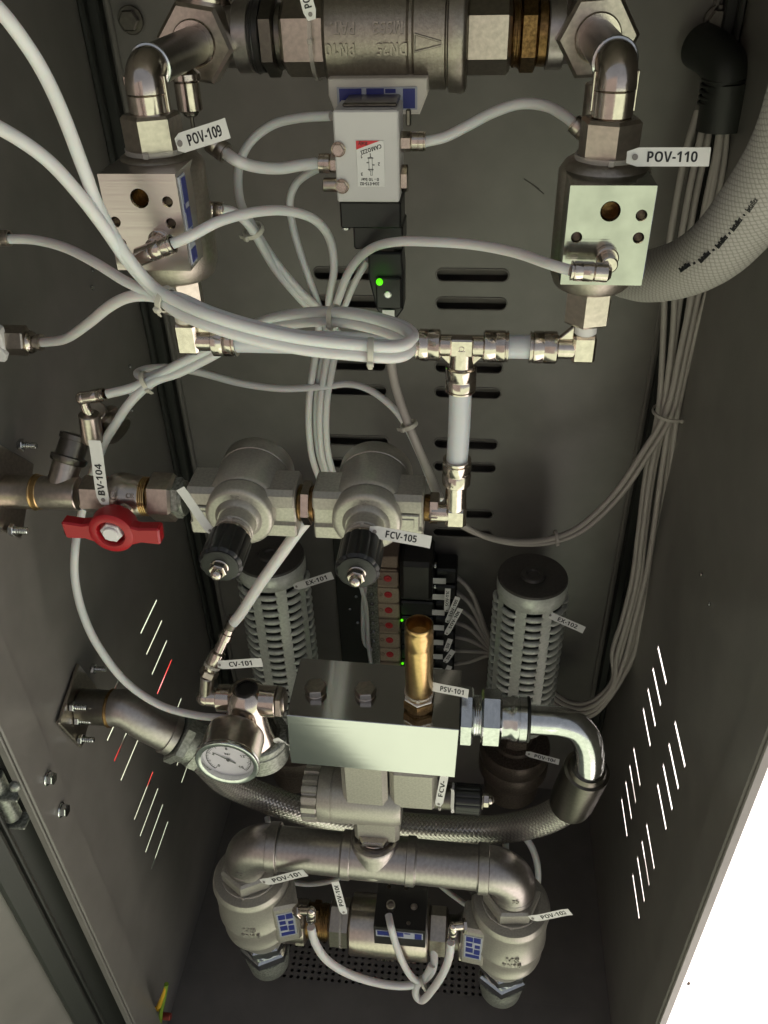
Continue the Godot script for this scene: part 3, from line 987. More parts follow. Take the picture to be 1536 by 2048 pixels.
# ---------- grey solenoid valve in the top centre ----------
func solenoid_valve() -> void:
	var zf := 0.3650
	var tl := Vector3(-0.0235, 1.3077, 0.3650)
	var tr := Vector3(0.0268, 1.3081, 0.3650)
	var bl := Vector3(-0.0217, 1.2402, 0.3650)
	var br := Vector3(0.0270, 1.2424, 0.3650)
	var x0 := (tl.x + bl.x) / 2
	var x1 := (tr.x + br.x) / 2
	var yt := (tl.y + tr.y) / 2
	var yb := (bl.y + br.y) / 2
	var v := thing("solenoid_valve", "grey box solenoid valve with black coil hanging under the large top valve", "valve", Vector3((x0 + x1) / 2, yb, 0.3450))
	var m := MB.new()
	m.bx(Vector3((x0 + x1) / 2, (yt + yb) / 2, 0.3440), Vector3(x1 - x0, yt - yb, 0.042), 0.0012)
	part("body", m, M.grey_box, v)
	m = MB.new()
	m.bx(Vector3((x0 + x1) / 2 + 0.002, yt + 0.0015, 0.335), Vector3(x1 - x0 - 0.008, 0.003, 0.036), 0.001)
	part("adapter", m, M.dark_steel, v)
	for b in [Vector3(-0.0193, 1.2809, 0.3660), Vector3(-0.0180, 1.2536, 0.3660)]:
		m = MB.new()
		m.cyl(b - Vector3(0, 0, 0.0005), Vector3.BACK, 0.0056, 0.001)
		m.hexa(b, Vector3.BACK, 0.0048, 0.0035, Vector3.UP)
		part("bolt", m, M.nickel, v)
	# the printed label, upside down
	var l0 := Vector3(-0.0056, 1.2870, 0.3650)
	var l1 := Vector3(0.0158, 1.2534, 0.3650)
	var lw := l1.x - l0.x
	var lh := l0.y - l1.y
	var lc := Vector3((l0.x + l1.x) / 2, (l0.y + l1.y) / 2, zf + 0.0003)
	m = MB.new()
	m.bx(lc, Vector3(lw, lh, 0.0004), 0.0001)
	var lab := part("label", m, M.label_white, v)
	m = MB.new()
	m.prism(Transform3D(Basis(), lc + Vector3(-lw / 2, lh / 2, 0.0002)), PackedVector2Array([Vector2(0, 0), Vector2(lw * 0.86, 0), Vector2(0, -lh * 0.19)]), 0.0002, 0.00002)
	part("red_corner", m, M.label_red, lab)
	var up := Basis(Vector3(-1, 0, 0), Vector3(0, -1, 0), Vector3(0, 0, 1))
	var tilt := Basis(Vector3(0, 0, 1), 0.30) * up
	letters("lettering", "CAMOZZI", 0.0030, Transform3D(tilt, lc + Vector3(lw * 0.03, lh * 0.315, 0.0003)), M.ink, lab, 0.0002, 0.92)
	letters("lettering", "Italy", 0.0012, Transform3D(up, lc + Vector3(-lw * 0.25, lh * 0.44, 0.0005)), M.ink, lab, 0.0002)
	letters("lettering", "334-E15-02", 0.0022, Transform3D(up, lc + Vector3(-lw * 0.06, -lh * 0.435, 0.0003)), M.ink, lab, 0.0002, 0.95)
	letters("lettering", "0 - 10 bar", 0.0011, Transform3D(up, lc + Vector3(-lw * 0.04, -lh * 0.34, 0.0003)), M.ink, lab, 0.0002)
	m = MB.new()
	for q in [[0.0, 0.0, 0.12, 0.30], [0.0, 0.13, 0.2, 0.015], [0.0, -0.12, 0.2, 0.015], [-0.1, 0.03, 0.08, 0.012], [0.1, -0.02, 0.08, 0.012], [0.0, 0.19, 0.015, 0.08], [0.02, -0.2, 0.06, 0.1]]:
		var c := lc + Vector3(q[0] * lw, q[1] * lh, 0.0003)
		var hw: float = q[2] * lw / 2
		var hh: float = q[3] * lh / 2
		m.tube([c + Vector3(-hw, -hh, 0), c + Vector3(hw, -hh, 0), c + Vector3(hw, hh, 0), c + Vector3(-hw, hh, 0), c + Vector3(-hw, -hh, 0)], 0.00016, 5, 1, false)
	part("symbol", m, M.ink, lab)
	for q in [["1", -0.32, 0.16], ["2", 0.3, 0.0], ["3", -0.33, -0.22]]:
		letters("lettering", q[0], 0.0015, Transform3D(up, lc + Vector3(lw * q[1], lh * q[2], 0.0003)), M.ink, lab, 0.0002)
	# coil and plug
	m = MB.new()
	var cy := 1.2027
	var cm := 1.2199
	m.bx(Vector3((x0 + x1) / 2 + 0.001, (yb + cm) / 2 - 0.0005, 0.3430), Vector3(x1 - x0, yb - cm, 0.038), 0.0015)
	var c0 := -0.0119
	var c1 := 0.0292
	m.bx(Vector3((c0 + c1) / 2, (cm + cy) / 2, 0.3420), Vector3(c1 - c0, cm - cy + 0.002, 0.036), 0.0015)
	part("coil", m, M.black_plastic, v)
	m = MB.new()
	m.cyl(Vector3(-0.0179, 1.2200, 0.3570), Vector3.DOWN, 0.0035, 0.003)
	part("screw", m, M.zinc, v)
	m = MB.new()
	m.bx(Vector3((c0 + c1) / 2 + 0.002, cy - 0.002, 0.3410), Vector3(0.022, 0.006, 0.024), 0.001)
	part("clip", m, M.dark_steel, v)
	var p := thing("connector_plug", "black connector plug with glowing green indicator below the grey solenoid valve", "plug", Vector3(0.0131, 1.1340, 0.3450))
	m = MB.new()
	var q0 := Vector3(-0.0005, 1.1985, 0.3610)
	var q1 := Vector3(0.0277, 1.1988, 0.3610)
	var q2 := Vector3(0.0284, 1.1493, 0.3610)
	var q3 := Vector3(0.0213, 1.1387, 0.3610)
	var q4 := Vector3(0.0051, 1.1489, 0.3610)
	var q5 := Vector3(-0.0009, 1.1763, 0.3610)
	var poly := PackedVector2Array()
	for w in [q0, q1, Vector3(0.0288, 1.1832, 0.3610), q2, q3, Vector3(0.0100, 1.1385, 0.3610), q4, q5]:
		poly.append(Vector2(w.x - q0.x, w.y - q0.y))
	m.prism(Transform3D(Basis(), Vector3(q0.x, q0.y, 0.3310)), poly, 0.027, 0.0015)
	part("shell", m, M.black_plastic, p)
	m = MB.new()
	m.bx(Vector3(0.0165, 1.1649, 0.3590) , Vector3(0.0273 - 0.0056, 1.1800 - 1.1527, 0.006), 0.0012)
	part("cover", m, M.black_plastic, p)
	m = MB.new()
	m.ball(Vector3(0.0090, 1.1753, 0.3625), 0.0030)
	part("indicator_lamp", m, M.led_green, p)
	var lamp := OmniLight3D.new()
	lamp.name = "indicator_light"
	lamp.light_color = Color(0.4, 1.0, 0.1)
	lamp.light_energy = 0.00002
	lamp.light_size = 0.003
	lamp.omni_range = 0.4
	lamp.omni_attenuation = 2.0
	lamp.shadow_enabled = true
	lamp.position = Vector3(0.0097, 1.1776, 0.3685)
	add_child(lamp)
	m = MB.new()
	m.cyl(Vector3(0.0159, 1.1643, 0.3620), Vector3.BACK, 0.0033, 0.0012)
	part("screw", m, M.zinc, p)
	m = MB.new()
	m.bx(Vector3(0.0159, 1.1459, 0.3620), Vector3(0.0105, 0.009, 0.0008), 0.0002)
	part("blank_label", m, M.tag_white, p)
	# side ports
	var yl := 1.2665
	var port := thing("port_fitting", "nickel push-in fitting on the left of the grey solenoid valve", "fitting", Vector3(x0, yl, 0.3480))
	m = MB.new()
	m.hexa(Vector3(x0, yl, 0.3480), Vector3.LEFT, 0.0075, 0.0065)
	part("hexagon", m, M.nickel, port)
	m = MB.new()
	socket(m, Vector3(x0 - 0.0065, yl, 0.3480), Vector3.LEFT, 0.0075, 0.009)
	part("collar", m, M.nickel, port)
	port = thing("silencer", "small dark silencer plug below the left port of the grey solenoid valve", "fitting", Vector3(x0, yl - 0.016, 0.3480))
	m = MB.new()
	m.cyl(Vector3(x0, 1.2501, 0.3480), Vector3.LEFT, 0.0055, 0.0135)
	part("barrel", m, M.nickel_dull, port)
	var yr := 1.2826
	port = thing("port_fitting", "nickel push-in fitting on the right of the grey solenoid valve", "fitting", Vector3(x1, yr, 0.3480))
	m = MB.new()
	m.hexa(Vector3(x1, yr, 0.3480), Vector3.RIGHT, 0.0075, 0.0085)
	part("hexagon", m, M.nickel, port)
	m = MB.new()
	socket(m, Vector3(x1 + 0.0085, yr, 0.3480), Vector3.RIGHT, 0.0072, 0.011)
	part("collar", m, M.nickel, port)
	port = thing("port_plug", "nickel hexagon plug at the lower right of the grey solenoid valve", "fitting", Vector3(x1, 1.2552, 0.3480))
	m = MB.new()
	m.hexa(Vector3(x1, 1.2552, 0.3480), Vector3.RIGHT, 0.0105, 0.006)
	part("hexagon", m, M.nickel, port)
	m = MB.new()
	m.bx(Vector3(0.0334, 1.3001, 0.3500), Vector3(0.004, 0.012, 0.004))
	single("knurled_screw", m, M.dark_steel, "small dark screw right of the adapter above the grey solenoid valve", "screw")

# ---------- thick tubes with tee ----------
func tee_row() -> void:
	var z := 0.4315
	var y := 1.151
	var tx := 0.0807
	var X := Vector3.RIGHT
	var t := thing("push_in_tee", "nickel push-in tee joining the thick milky tubes", "fitting", Vector3(tx, y, z))
	var m := MB.new()
	m.cyl(Vector3(tx - 0.018, y, z), X, 0.0085, 0.036)
	m.cyl(Vector3(tx, y, z), Vector3.DOWN, 0.0098, 0.02)
	m.bx(Vector3(tx, y + 0.0012, z + 0.004), Vector3(0.018, 0.0145, 0.0105), 0.0012)
	part("body", m, M.nickel, t)
	m = MB.new()
	m.ring(Vector3(tx, y + 0.0012, z + 0.0094), Vector3.BACK, 0.002, 0.0003)
	part("maker_mark", m, M.nickel_dull, t)
	for s in [-1, 1]:
		m = MB.new()
		m.prism(Transform3D(Basis(), Vector3(tx + s * 0.008, y - 0.008, z - 0.002)), PackedVector2Array([Vector2(0, 0), Vector2(s * 0.009, 0), Vector2(0, -0.009)]), 0.004, 0.0005)
		part("gusset", m, M.nickel, t)
		m = MB.new()
		socket(m, Vector3(tx + s * 0.0165, y, z), X * s, 0.0125, 0.0195)
		part("collar", m, M.nickel, t)
	m = MB.new()
	socket(m, Vector3(tx, y - 0.017, z), Vector3.DOWN, 0.0125, 0.022)
	part("collar", m, M.nickel, t)
	var rt := MB.new()
	rt.cyl(Vector3(-0.139 + 0.034, y, z), X, 0.0092, tx - 0.034 + 0.139 - 0.034)
	single("thick_tube", rt, M.tube_thick, "long thick milky tube running left from the tee behind the tube loop", "tube", "thick milky tubes")
	rt = MB.new()
	rt.cyl(Vector3(tx + 0.034, y, z), X, 0.0092, 0.1735 - 0.034 - tx - 0.034)
	single("thick_tube", rt, M.tube_thick, "short thick milky tube between the tee and the right outlet elbow", "tube", "thick milky tubes")
	rt = MB.new()
	var yb := 1.0452
	rt.tube([Vector3(tx, y - 0.036, z), Vector3(tx, (y - 0.036 + yb) / 2, z), Vector3(tx - 0.001, yb - 0.004, z - 0.001)], 0.0092, 24)
	single("thick_tube", rt, M.tube_thick, "upright thick milky tube below the tee", "tube", "thick milky tubes")
	# lower elbow
	var e := thing("push_in_elbow", "nickel push-in elbow at the right end of the regulator row", "fitting", Vector3(tx - 0.001, 0.98, z))
	var ex := tx - 0.001
	m = MB.new()
	socket(m, Vector3(ex, yb - 0.026, z - 0.001), Vector3.UP, 0.0125, 0.026)
	part("collar", m, M.nickel, e)
	m = MB.new()
	m.cyl(Vector3(ex, 0.989, z - 0.001), Vector3.UP, 0.0095, yb - 0.024 - 0.989)
	m.bx(Vector3(ex + 0.0005, 0.9865, z - 0.001), Vector3(0.019, 0.021, 0.019), 0.003)
	m.cyl(Vector3(ex, 0.988, z - 0.001), Vector3.LEFT, 0.0095, 0.022)
	part("body", m, M.nickel, e)

# ---------- the row of ball valve and regulators ----------
func regulator(cx: float, called_label: String, k: int) -> void:
	var y := 0.989
	var z := 0.426
	var v := thing("pressure_regulator", called_label, "regulator", Vector3(cx, 0.96, z), "pressure regulators of the air row")
	var half := 0.0495
	var m := MB.new()
	var oct := PackedVector2Array()
	for q in [[-0.024, -0.018], [-0.018, -0.026], [0.018, -0.026], [0.0215, -0.023], [0.0215, -0.011], [0.0180, -0.009], [0.0180, 0.006], [0.0212, 0.0085], [0.0190, 0.019], [0.0135, 0.023], [-0.018, 0.023], [-0.024, 0.016]]:
		oct.append(Vector2(q[0], q[1]))
	# cross-section in the yz plane, run along x
	m.prism(Transform3D(Basis(Vector3.BACK, Vector3.UP, Vector3.LEFT), Vector3(cx + half, y, z)), oct, half * 2, 0.0015)
	part("body", m, M.silver_paint, v)
	m = MB.new()
	m.lathe(S.fr(Vector3(cx, y + 0.001, z + 0.013), Vector3.FORWARD), [[0, 0], [0.0320, 0], [0.0345, 0.003], [0.0350, 0.046], [0.0342, 0.0465], [0.0342, 0.048], [0.0352, 0.0485], [0.0350, 0.0665], [0.0335, 0.0685], [0, 0.0685]], 64)
	part("bonnet", m, M.silver_paint, v)
	m = MB.new()
	m.lathe(S.fr(Vector3(cx, y + 0.001, z + 0.014), Vector3.BACK), [[0, 0], [0.0318, 0], [0.0312, 0.0125], [0.0295, 0.0150], [0.0265, 0.0158], [0.0215, 0.0160], [0.0200, 0.0190], [0.0180, 0.021], [0, 0.021]], 56)
	part("boss", m, M.silver_paint, v)
	m = MB.new()
	m.bx(Vector3(cx + (0.036 if k == 1 else -0.036), y - 0.002, z + 0.0212), Vector3(0.021, 0.018, 0.003), 0.001)
	m.bx(Vector3(cx + (0.036 if k == 1 else -0.036), y - 0.002, z + 0.0230), Vector3(0.012, 0.010, 0.0015), 0.0006)
	part("cast_badge", m, M.silver_paint, v)
	letters("embossed_lettering", "ISO", 0.004, Transform3D(Basis(), Vector3(cx, y + 0.024, z + 0.0302)), M.silver_paint, v, 0.001)
	m = MB.new()
	m.cyl(Vector3(cx, y, z + 0.032), Vector3.BACK, 0.0172, 0.016)
	part("neck", m, M.silver_paint, v)
	m = MB.new()
	m.lathe(S.fr(Vector3(cx, y, z + 0.048), Vector3.BACK), [[0, 0], [0.0155, 0], [0.0160, 0.001], [0.0160, 0.003], [0.0148, 0.0036], [0.0160, 0.0042], [0.0162, 0.009], [0.015, 0.0098], [0, 0.0098]], 40)
	part("collar", m, M.nickel, v)
	# fluted knob
	m = MB.new()
	var pr := PackedVector2Array()
	for i in 72:
		var t := TAU * i / 72.0
		var r := 0.0188 - 0.0009 * pow(maxf(0.0, cos(t * 12.0)), 2.0)
		pr.append(Vector2(cos(t), sin(t)) * r)
	m.prism(Transform3D(Basis(), Vector3(cx, y, z + 0.0575)), pr, 0.037, 0.0025)
	part("knob", m, M.black_plastic, v)
	m = MB.new()
	m.lathe(S.fr(Vector3(cx, y, z + 0.0945), Vector3.BACK), [[0.0, 0.0], [0.0152, 0.0], [0.0158, 0.0006], [0.0148, 0.0012], [0, 0.0012]], 40)
	part("knob_disc", m, M.black_rubber, v)
	m = MB.new()
	m.cyl(Vector3(cx, y, z + 0.0955), Vector3.BACK, 0.0078, 0.002)
	m.hexa(Vector3(cx, y, z + 0.0975), Vector3.BACK, 0.0076, 0.006, Vector3(0.3, 1, 0))
	m.lathe(S.fr(Vector3(cx, y, z + 0.1035), Vector3.BACK), [[0.0052, 0], [0.0052, 0.002], [0.0048, 0.004], [0.0036, 0.0058], [0.0018, 0.0068], [0, 0.007]], 24)
	part("acorn_nut", m, M.nickel, v)

func air_row() -> void:
	var y := 0.989
	var z := 0.426
	var X := Vector3.RIGHT
	var r1 := -0.1134
	var r2 := 0.0020
	regulator(r1, "left silver pressure regulator with black knob, blank tag at its neck", 0)
	regulator(r2, "right silver pressure regulator with black knob, tagged FCV-105", 1)
	# nipple between the regulators, nuts at the ends
	var m := MB.new()
	var mid := (r1 + r2) / 2
	var n := thing("double_nipple", "nickel hexagon nipple between the two silver regulators", "fitting", Vector3(mid, y, z))
	m.cyl(Vector3(r1 + 0.0495, y, z), X, 0.0165, r2 - r1 - 0.099)
	for k in 4:
		m.ring(Vector3(r1 + 0.0515 + k * (r2 - r1 - 0.103) / 3.0, y, z), X, 0.0165, 0.0012)
	part("thread", m, M.brass_dark, n)
	m = MB.new()
	m.hexa(Vector3(mid - 0.0045, y, z), X, 0.021, 0.009, Vector3(0, 0.5, 1))
	part("hexagon", m, M.nickel, n)
	n = thing("end_nut", "nickel nut between the right regulator and the lower push-in elbow", "fitting", Vector3(r2 + 0.05, y, z))
	m = MB.new()
	m.cyl(Vector3(r2 + 0.0495, y, z), X, 0.0125, 0.006)
	part("thread", m, M.brass_dark, n)
	m = MB.new()
	m.hexa(Vector3(r2 + 0.054, y, z), X, 0.0145, 0.009, Vector3(0, 0.5, 1))
	part("hexagon", m, M.nickel, n)
	# union left of regulator 1
	var u := thing("union_fitting", "large nickel hexagon union between ball valve and left regulator", "fitting", Vector3(r1 - 0.06, y, z))
	m = MB.new()
	m.hexa(Vector3(-0.1817, y, z), X, 0.0195, 0.0085, Vector3(0, 0.5, 1))
	m.cyl(Vector3(-0.1827 - 0.004, y, z), X, 0.0165, 0.016)
	m.ring(Vector3(-0.1827 - 0.0015, y, z), X, 0.0165, 0.0014)
	part("nut", m, M.zinc_dull, u)
	m = MB.new()
	m.hexa(Vector3(-0.2035, y, z), X, 0.0235, -0.1799 - -0.2035, Vector3(0, 0.42, 1))
	part("hexagon", m, M.nickel_dull, u)
	m = MB.new()
	m.cyl(Vector3(-0.2126, y, z), X, 0.0178, -0.2055 - -0.2126)
	for k in 4:
		m.ring(Vector3(-0.2126 + 0.001 + k * 0.0018, y, z), X, 0.0178, 0.0009)
	part("thread", m, M.brass, u)
	# ball valve
	var b := thing("ball_valve", "nickel ball valve with red butterfly handle, tagged BV-104", "valve", Vector3(-0.2361, 0.97, z))
	m = MB.new()
	m.hexa(Vector3(-0.2690, y, z), X, 0.0185, -0.2433 - -0.2690, Vector3(0, 0.35, 1))
	part("hex_end", m, M.nickel_dull, b)
	m = MB.new()
	var bx0 := -0.2433
	var bx1 := -0.2121
	m.lathe(S.fr(Vector3(bx0 - 0.002, y, z), X), [[0, 0], [0.016, 0], [0.021, 0.006], [0.022, 0.012], [0.0215, (bx1 - bx0) * 0.62], [0.0195, (bx1 - bx0) * 0.7], [0.0195, bx1 - bx0], [0.0185, bx1 - bx0 + 0.0025], [0, bx1 - bx0 + 0.0025]], 40)
	part("body", m, M.nickel_dull, b)
	m = MB.new()
	m.ring(Vector3(bx0 + 0.011, y + 0.013, z + 0.0178), Vector3(0, 0.6, 0.8), 0.0042, 0.0005)
	part("cast_mark", m, M.nickel_dull, b)
	letters("embossed_lettering", "2", 0.005, Transform3D(Basis(Vector3.RIGHT, Vector3(0, 0.8, -0.6), Vector3(0, 0.6, 0.8)), Vector3(bx0 + 0.011, y + 0.0133, z + 0.0178)), M.nickel_dull, b, 0.001)
	letters("embossed_lettering", "CR", 0.0045, Transform3D(Basis(Vector3.RIGHT, Vector3(0, 0.8, -0.6), Vector3(0, 0.6, 0.8)), Vector3(bx0 + 0.026, y + 0.0118, z + 0.0162)), M.nickel_dull, b, 0.001)
	# handle on its stem towards the camera
	var hc := Vector3(-0.2240, y - 0.003, 0.474)
	m = MB.new()
	m.cyl(Vector3(hc.x, hc.y, z), Vector3.BACK, 0.008, 0.042)
	part("stem", m, M.nickel, b)
	m = MB.new()
	var tilt := Basis(Vector3.BACK, -0.035)
	m.lathe(S.fr(hc + Vector3(0, 0, -0.006), Vector3.BACK), [[0.0, 0.004], [0.0125, 0.004], [0.0125, 0.0125], [0.0135, 0.0138], [0.0185, 0.0138], [0.0205, 0.012], [0.0212, 0.0], [0.019, -0.006], [0, -0.006]], 48)
	for s in [-1, 1]:
		m.prism(Transform3D(tilt, hc + Vector3(0, 0, -0.006)), PackedVector2Array([Vector2(s * 0.0155, 0.0095), Vector2(s * 0.026, 0.0072), Vector2(s * 0.043, 0.0088), Vector2(s * 0.0448, 0.007), Vector2(s * 0.0438, -0.008), Vector2(s * 0.042, -0.0095), Vector2(s * 0.026, -0.0088), Vector2(s * 0.0155, -0.0125)]), 0.0125, 0.0016)
	part("red_handle", m, M.red_plastic, b)
	m = MB.new()
	m.hexa(hc + Vector3(0, 0, -0.002), Vector3.BACK, 0.0102, 0.0085, Vector3(0.25, 1, 0))
	m.cyl(hc + Vector3(0, 0, 0.0065), Vector3.BACK, 0.0072, 0.0022)
	part("handle_nut", m, M.ptfe, b)
	# inlet tee with branch
	var t := thing("inlet_tee", "dark nickel inlet tee left of the ball valve with an upward branch", "fitting", Vector3(-0.2964, y, z))
	m = MB.new()
	m.cyl(Vector3(-0.3124, y, z), X, 0.0158, -0.2745 - -0.3124)
	m.cyl(Vector3(-0.2954, y, z), Vector3(0.25, 0.75, -0.55), 0.0135, 0.030)
	part("body", m, M.nickel_dull, t)
	m = MB.new()
	m.cyl(Vector3(-0.3184, y, z), X, 0.0165, 0.007)
	m.ring(Vector3(-0.3174, y, z), X, 0.0165, 0.0012)
	part("brass_ring", m, M.brass, t)
	m = MB.new()
	m.cyl(Vector3(-0.349, y, z), X, 0.0165, -0.3174 + 0.349)
	part("inlet_stub", m, M.nickel_dull, t)
	var fd := Vector3(0.25, 0.75, -0.55).normalized()
	var fo := Vector3(-0.2954, y, z) + fd * 0.030
	m = MB.new()
	m.lathe(S.fr(fo, fd), [[0, 0], [0.016, 0], [0.017, 0.002], [0.017, 0.006], [0.0135, 0.007], [0.0132, 0.022], [0.0145, 0.0225], [0.0145, 0.027], [0.011, 0.028], [0, 0.028]], 36)
	part("branch_union", m, M.dark_steel, t)
	# wall flange of the air inlet
	var f := thing("wall_flange", "bolted air inlet flange on the left wall beside the ball valve", "flange", Vector3(-0.346, y, z))
	m = MB.new()
	m.box(Transform3D(Basis(Vector3.RIGHT, 0.7), Vector3(-0.3475, y, z)), Vector3(0.004, 0.076, 0.076), 0.001)
	part("plate", m, M.nickel_dull, f)
	for p in [Vector3(-0.3430, 1.0186, 0.3905), Vector3(-0.3430, 0.9584, 0.4471)]:
		stud(f, p)
	# riser with small push-in elbow and pressure switch
	var pr := thing("test_riser", "thin nickel riser with push-in elbow above the tag BV-104", "fitting", Vector3(-0.2618, 1.0330, 0.4000))
	m = MB.new()
	var a := Vector3(-0.2615, 1.0319, 0.4000)
	m.cyl(a, Vector3(-0.2584, 1.0609, 0.4000) - a, 0.0098, a.distance_to(Vector3(-0.2584, 1.0609, 0.4000)))
	part("barrel", m, M.nickel_dull, pr)
	m = MB.new()
	a = Vector3(-0.2584, 1.0609, 0.4000)
	m.tube([a, Vector3(-0.2597, 1.0672, 0.4000), Vector3(-0.2598, 1.0744, 0.4000)], 0.0045, 14)
	m.ball(Vector3(-0.2605, 1.0774, 0.4000), 0.0062)
	m.cyl(Vector3(-0.2605, 1.0774, 0.4000), Vector3(-0.2433, 1.0805, 0.4000) - Vector3(-0.2605, 1.0774, 0.4000), 0.0058, 0.014)
	socket(m, Vector3(-0.2511, 1.0792, 0.4000), Vector3(-0.2432, 1.0810, 0.4000) - Vector3(-0.2511, 1.0792, 0.4000), 0.0060, 0.0125)
	part("push_in_elbow", m, M.nickel, pr)
	m = MB.new()
	a = Vector3(-0.2609, 1.0396, 0.3720)
	m.cyl(Vector3(-0.2599, 1.0556, 0.3850), a - Vector3(-0.2599, 1.0556, 0.3850), 0.010, 0.012)
	m.lathe(S.fr(a, Vector3(0.8, -0.45, 0.3)), [[0, 0], [0.016, 0], [0.017, 0.002], [0.017, 0.006], [0.013, 0.008], [0.013, 0.013], [0.0155, 0.014], [0.016, 0.019], [0.0145, 0.021], [0, 0.021]], 36)
	var gs := thing("gauge_plug", "round dark nickel plug behind the white tube near the left wall", "fitting", a)
	part("plug", m, M.nickel_dull, gs)
	# wall fittings with air lines at the left edge
	var w := thing("wall_fitting", "green grey hexagon tube fitting at the left edge beside a white tube", "fitting", Vector3(-0.3450, 1.1076, 0.3494))
	m = MB.new()
	var wz := 0.38
	a = Vector3(-0.3329, 1.1233, 0.3800)
	m.hexa(a, X, 0.0135, -0.3078 - a.x, Vector3(0, 0.4, 1))
	part("hexagon", m, M.nickel_dull, w)
	m = MB.new()
	m.lathe(S.fr(Vector3(-0.3082, 1.1219, 0.3800), X), [[0, 0], [0.0095, 0], [0.0105, 0.002], [0.009, 0.005], [0.0062, 0.006], [0.0062, 0.009], [0.0075, 0.0095], [0.0075, 0.0125], [0, 0.0125]], 28)
	part("collar", m, M.nickel, w)
	m = MB.new()
	m.bx(Vector3(-0.3306, 1.1298, 0.3900), Vector3(0.014, 0.022, 0.012), 0.002)
	m.hexa(Vector3(-0.3294, 1.1168, 0.3920), Vector3.BACK, 0.0075, 0.006, Vector3.UP)
	part("valve_block", m, M.ptfe, w)
	w = thing("wall_fitting", "small dark push-in fitting at the left edge holding an upper white tube", "fitting", Vector3(-0.2814, 1.2277, 0.4200))
	m = MB.new()
	socket(m, Vector3(-0.2852, 1.2284, 0.4200), X, 0.0062, -0.2739 - -0.2852)
	part("collar", m, M.nickel_dull, w)

	name_tag("BV-104", Vector3(-0.2319, 1.0056, 0.4660), Vector3(-0.2309, 1.0657, 0.4520), 0.0112, Vector3(0, 0.35, 1), "white tag BV-104 standing upright above the red handle", null, Vector3.UP, 0.0, 0.48, 0.40)
	name_tag("", Vector3(-0.1282, 0.9949, 0.4870), Vector3(-0.1521, 1.0370, 0.4780), 0.0078, Vector3(0.1, 0.2, 1), "blank white tag slanting from the neck of the left regulator", Vector3(r1, y, 0.478), Vector3.BACK, 0.0163)
	name_tag("FCV-105", Vector3(0.0085, 1.0058, 0.4860), Vector3(0.0610, 0.9993, 0.4890), 0.0108, Vector3(-0.15, 0.45, 1), "white tag FCV-105 at the neck of the right regulator", Vector3(r2, y, 0.478), Vector3.BACK, 0.0163, 0.50, 0.52)

func stud(parent: Node3D, p: Vector3) -> void:
	var m := MB.new()
	m.hexa(p, Vector3.RIGHT, 0.0062, 0.005, Vector3.UP)
	m.cyl(p + Vector3(0.005, 0, 0), Vector3.RIGHT, 0.0032, 0.013, 0.0006, 14)
	for k in 5:
		m.ring(p + Vector3(0.007 + k * 0.0022, 0, 0), Vector3.RIGHT, 0.0032, 0.0004, 14)
	part("stud", m, M.zinc, parent)

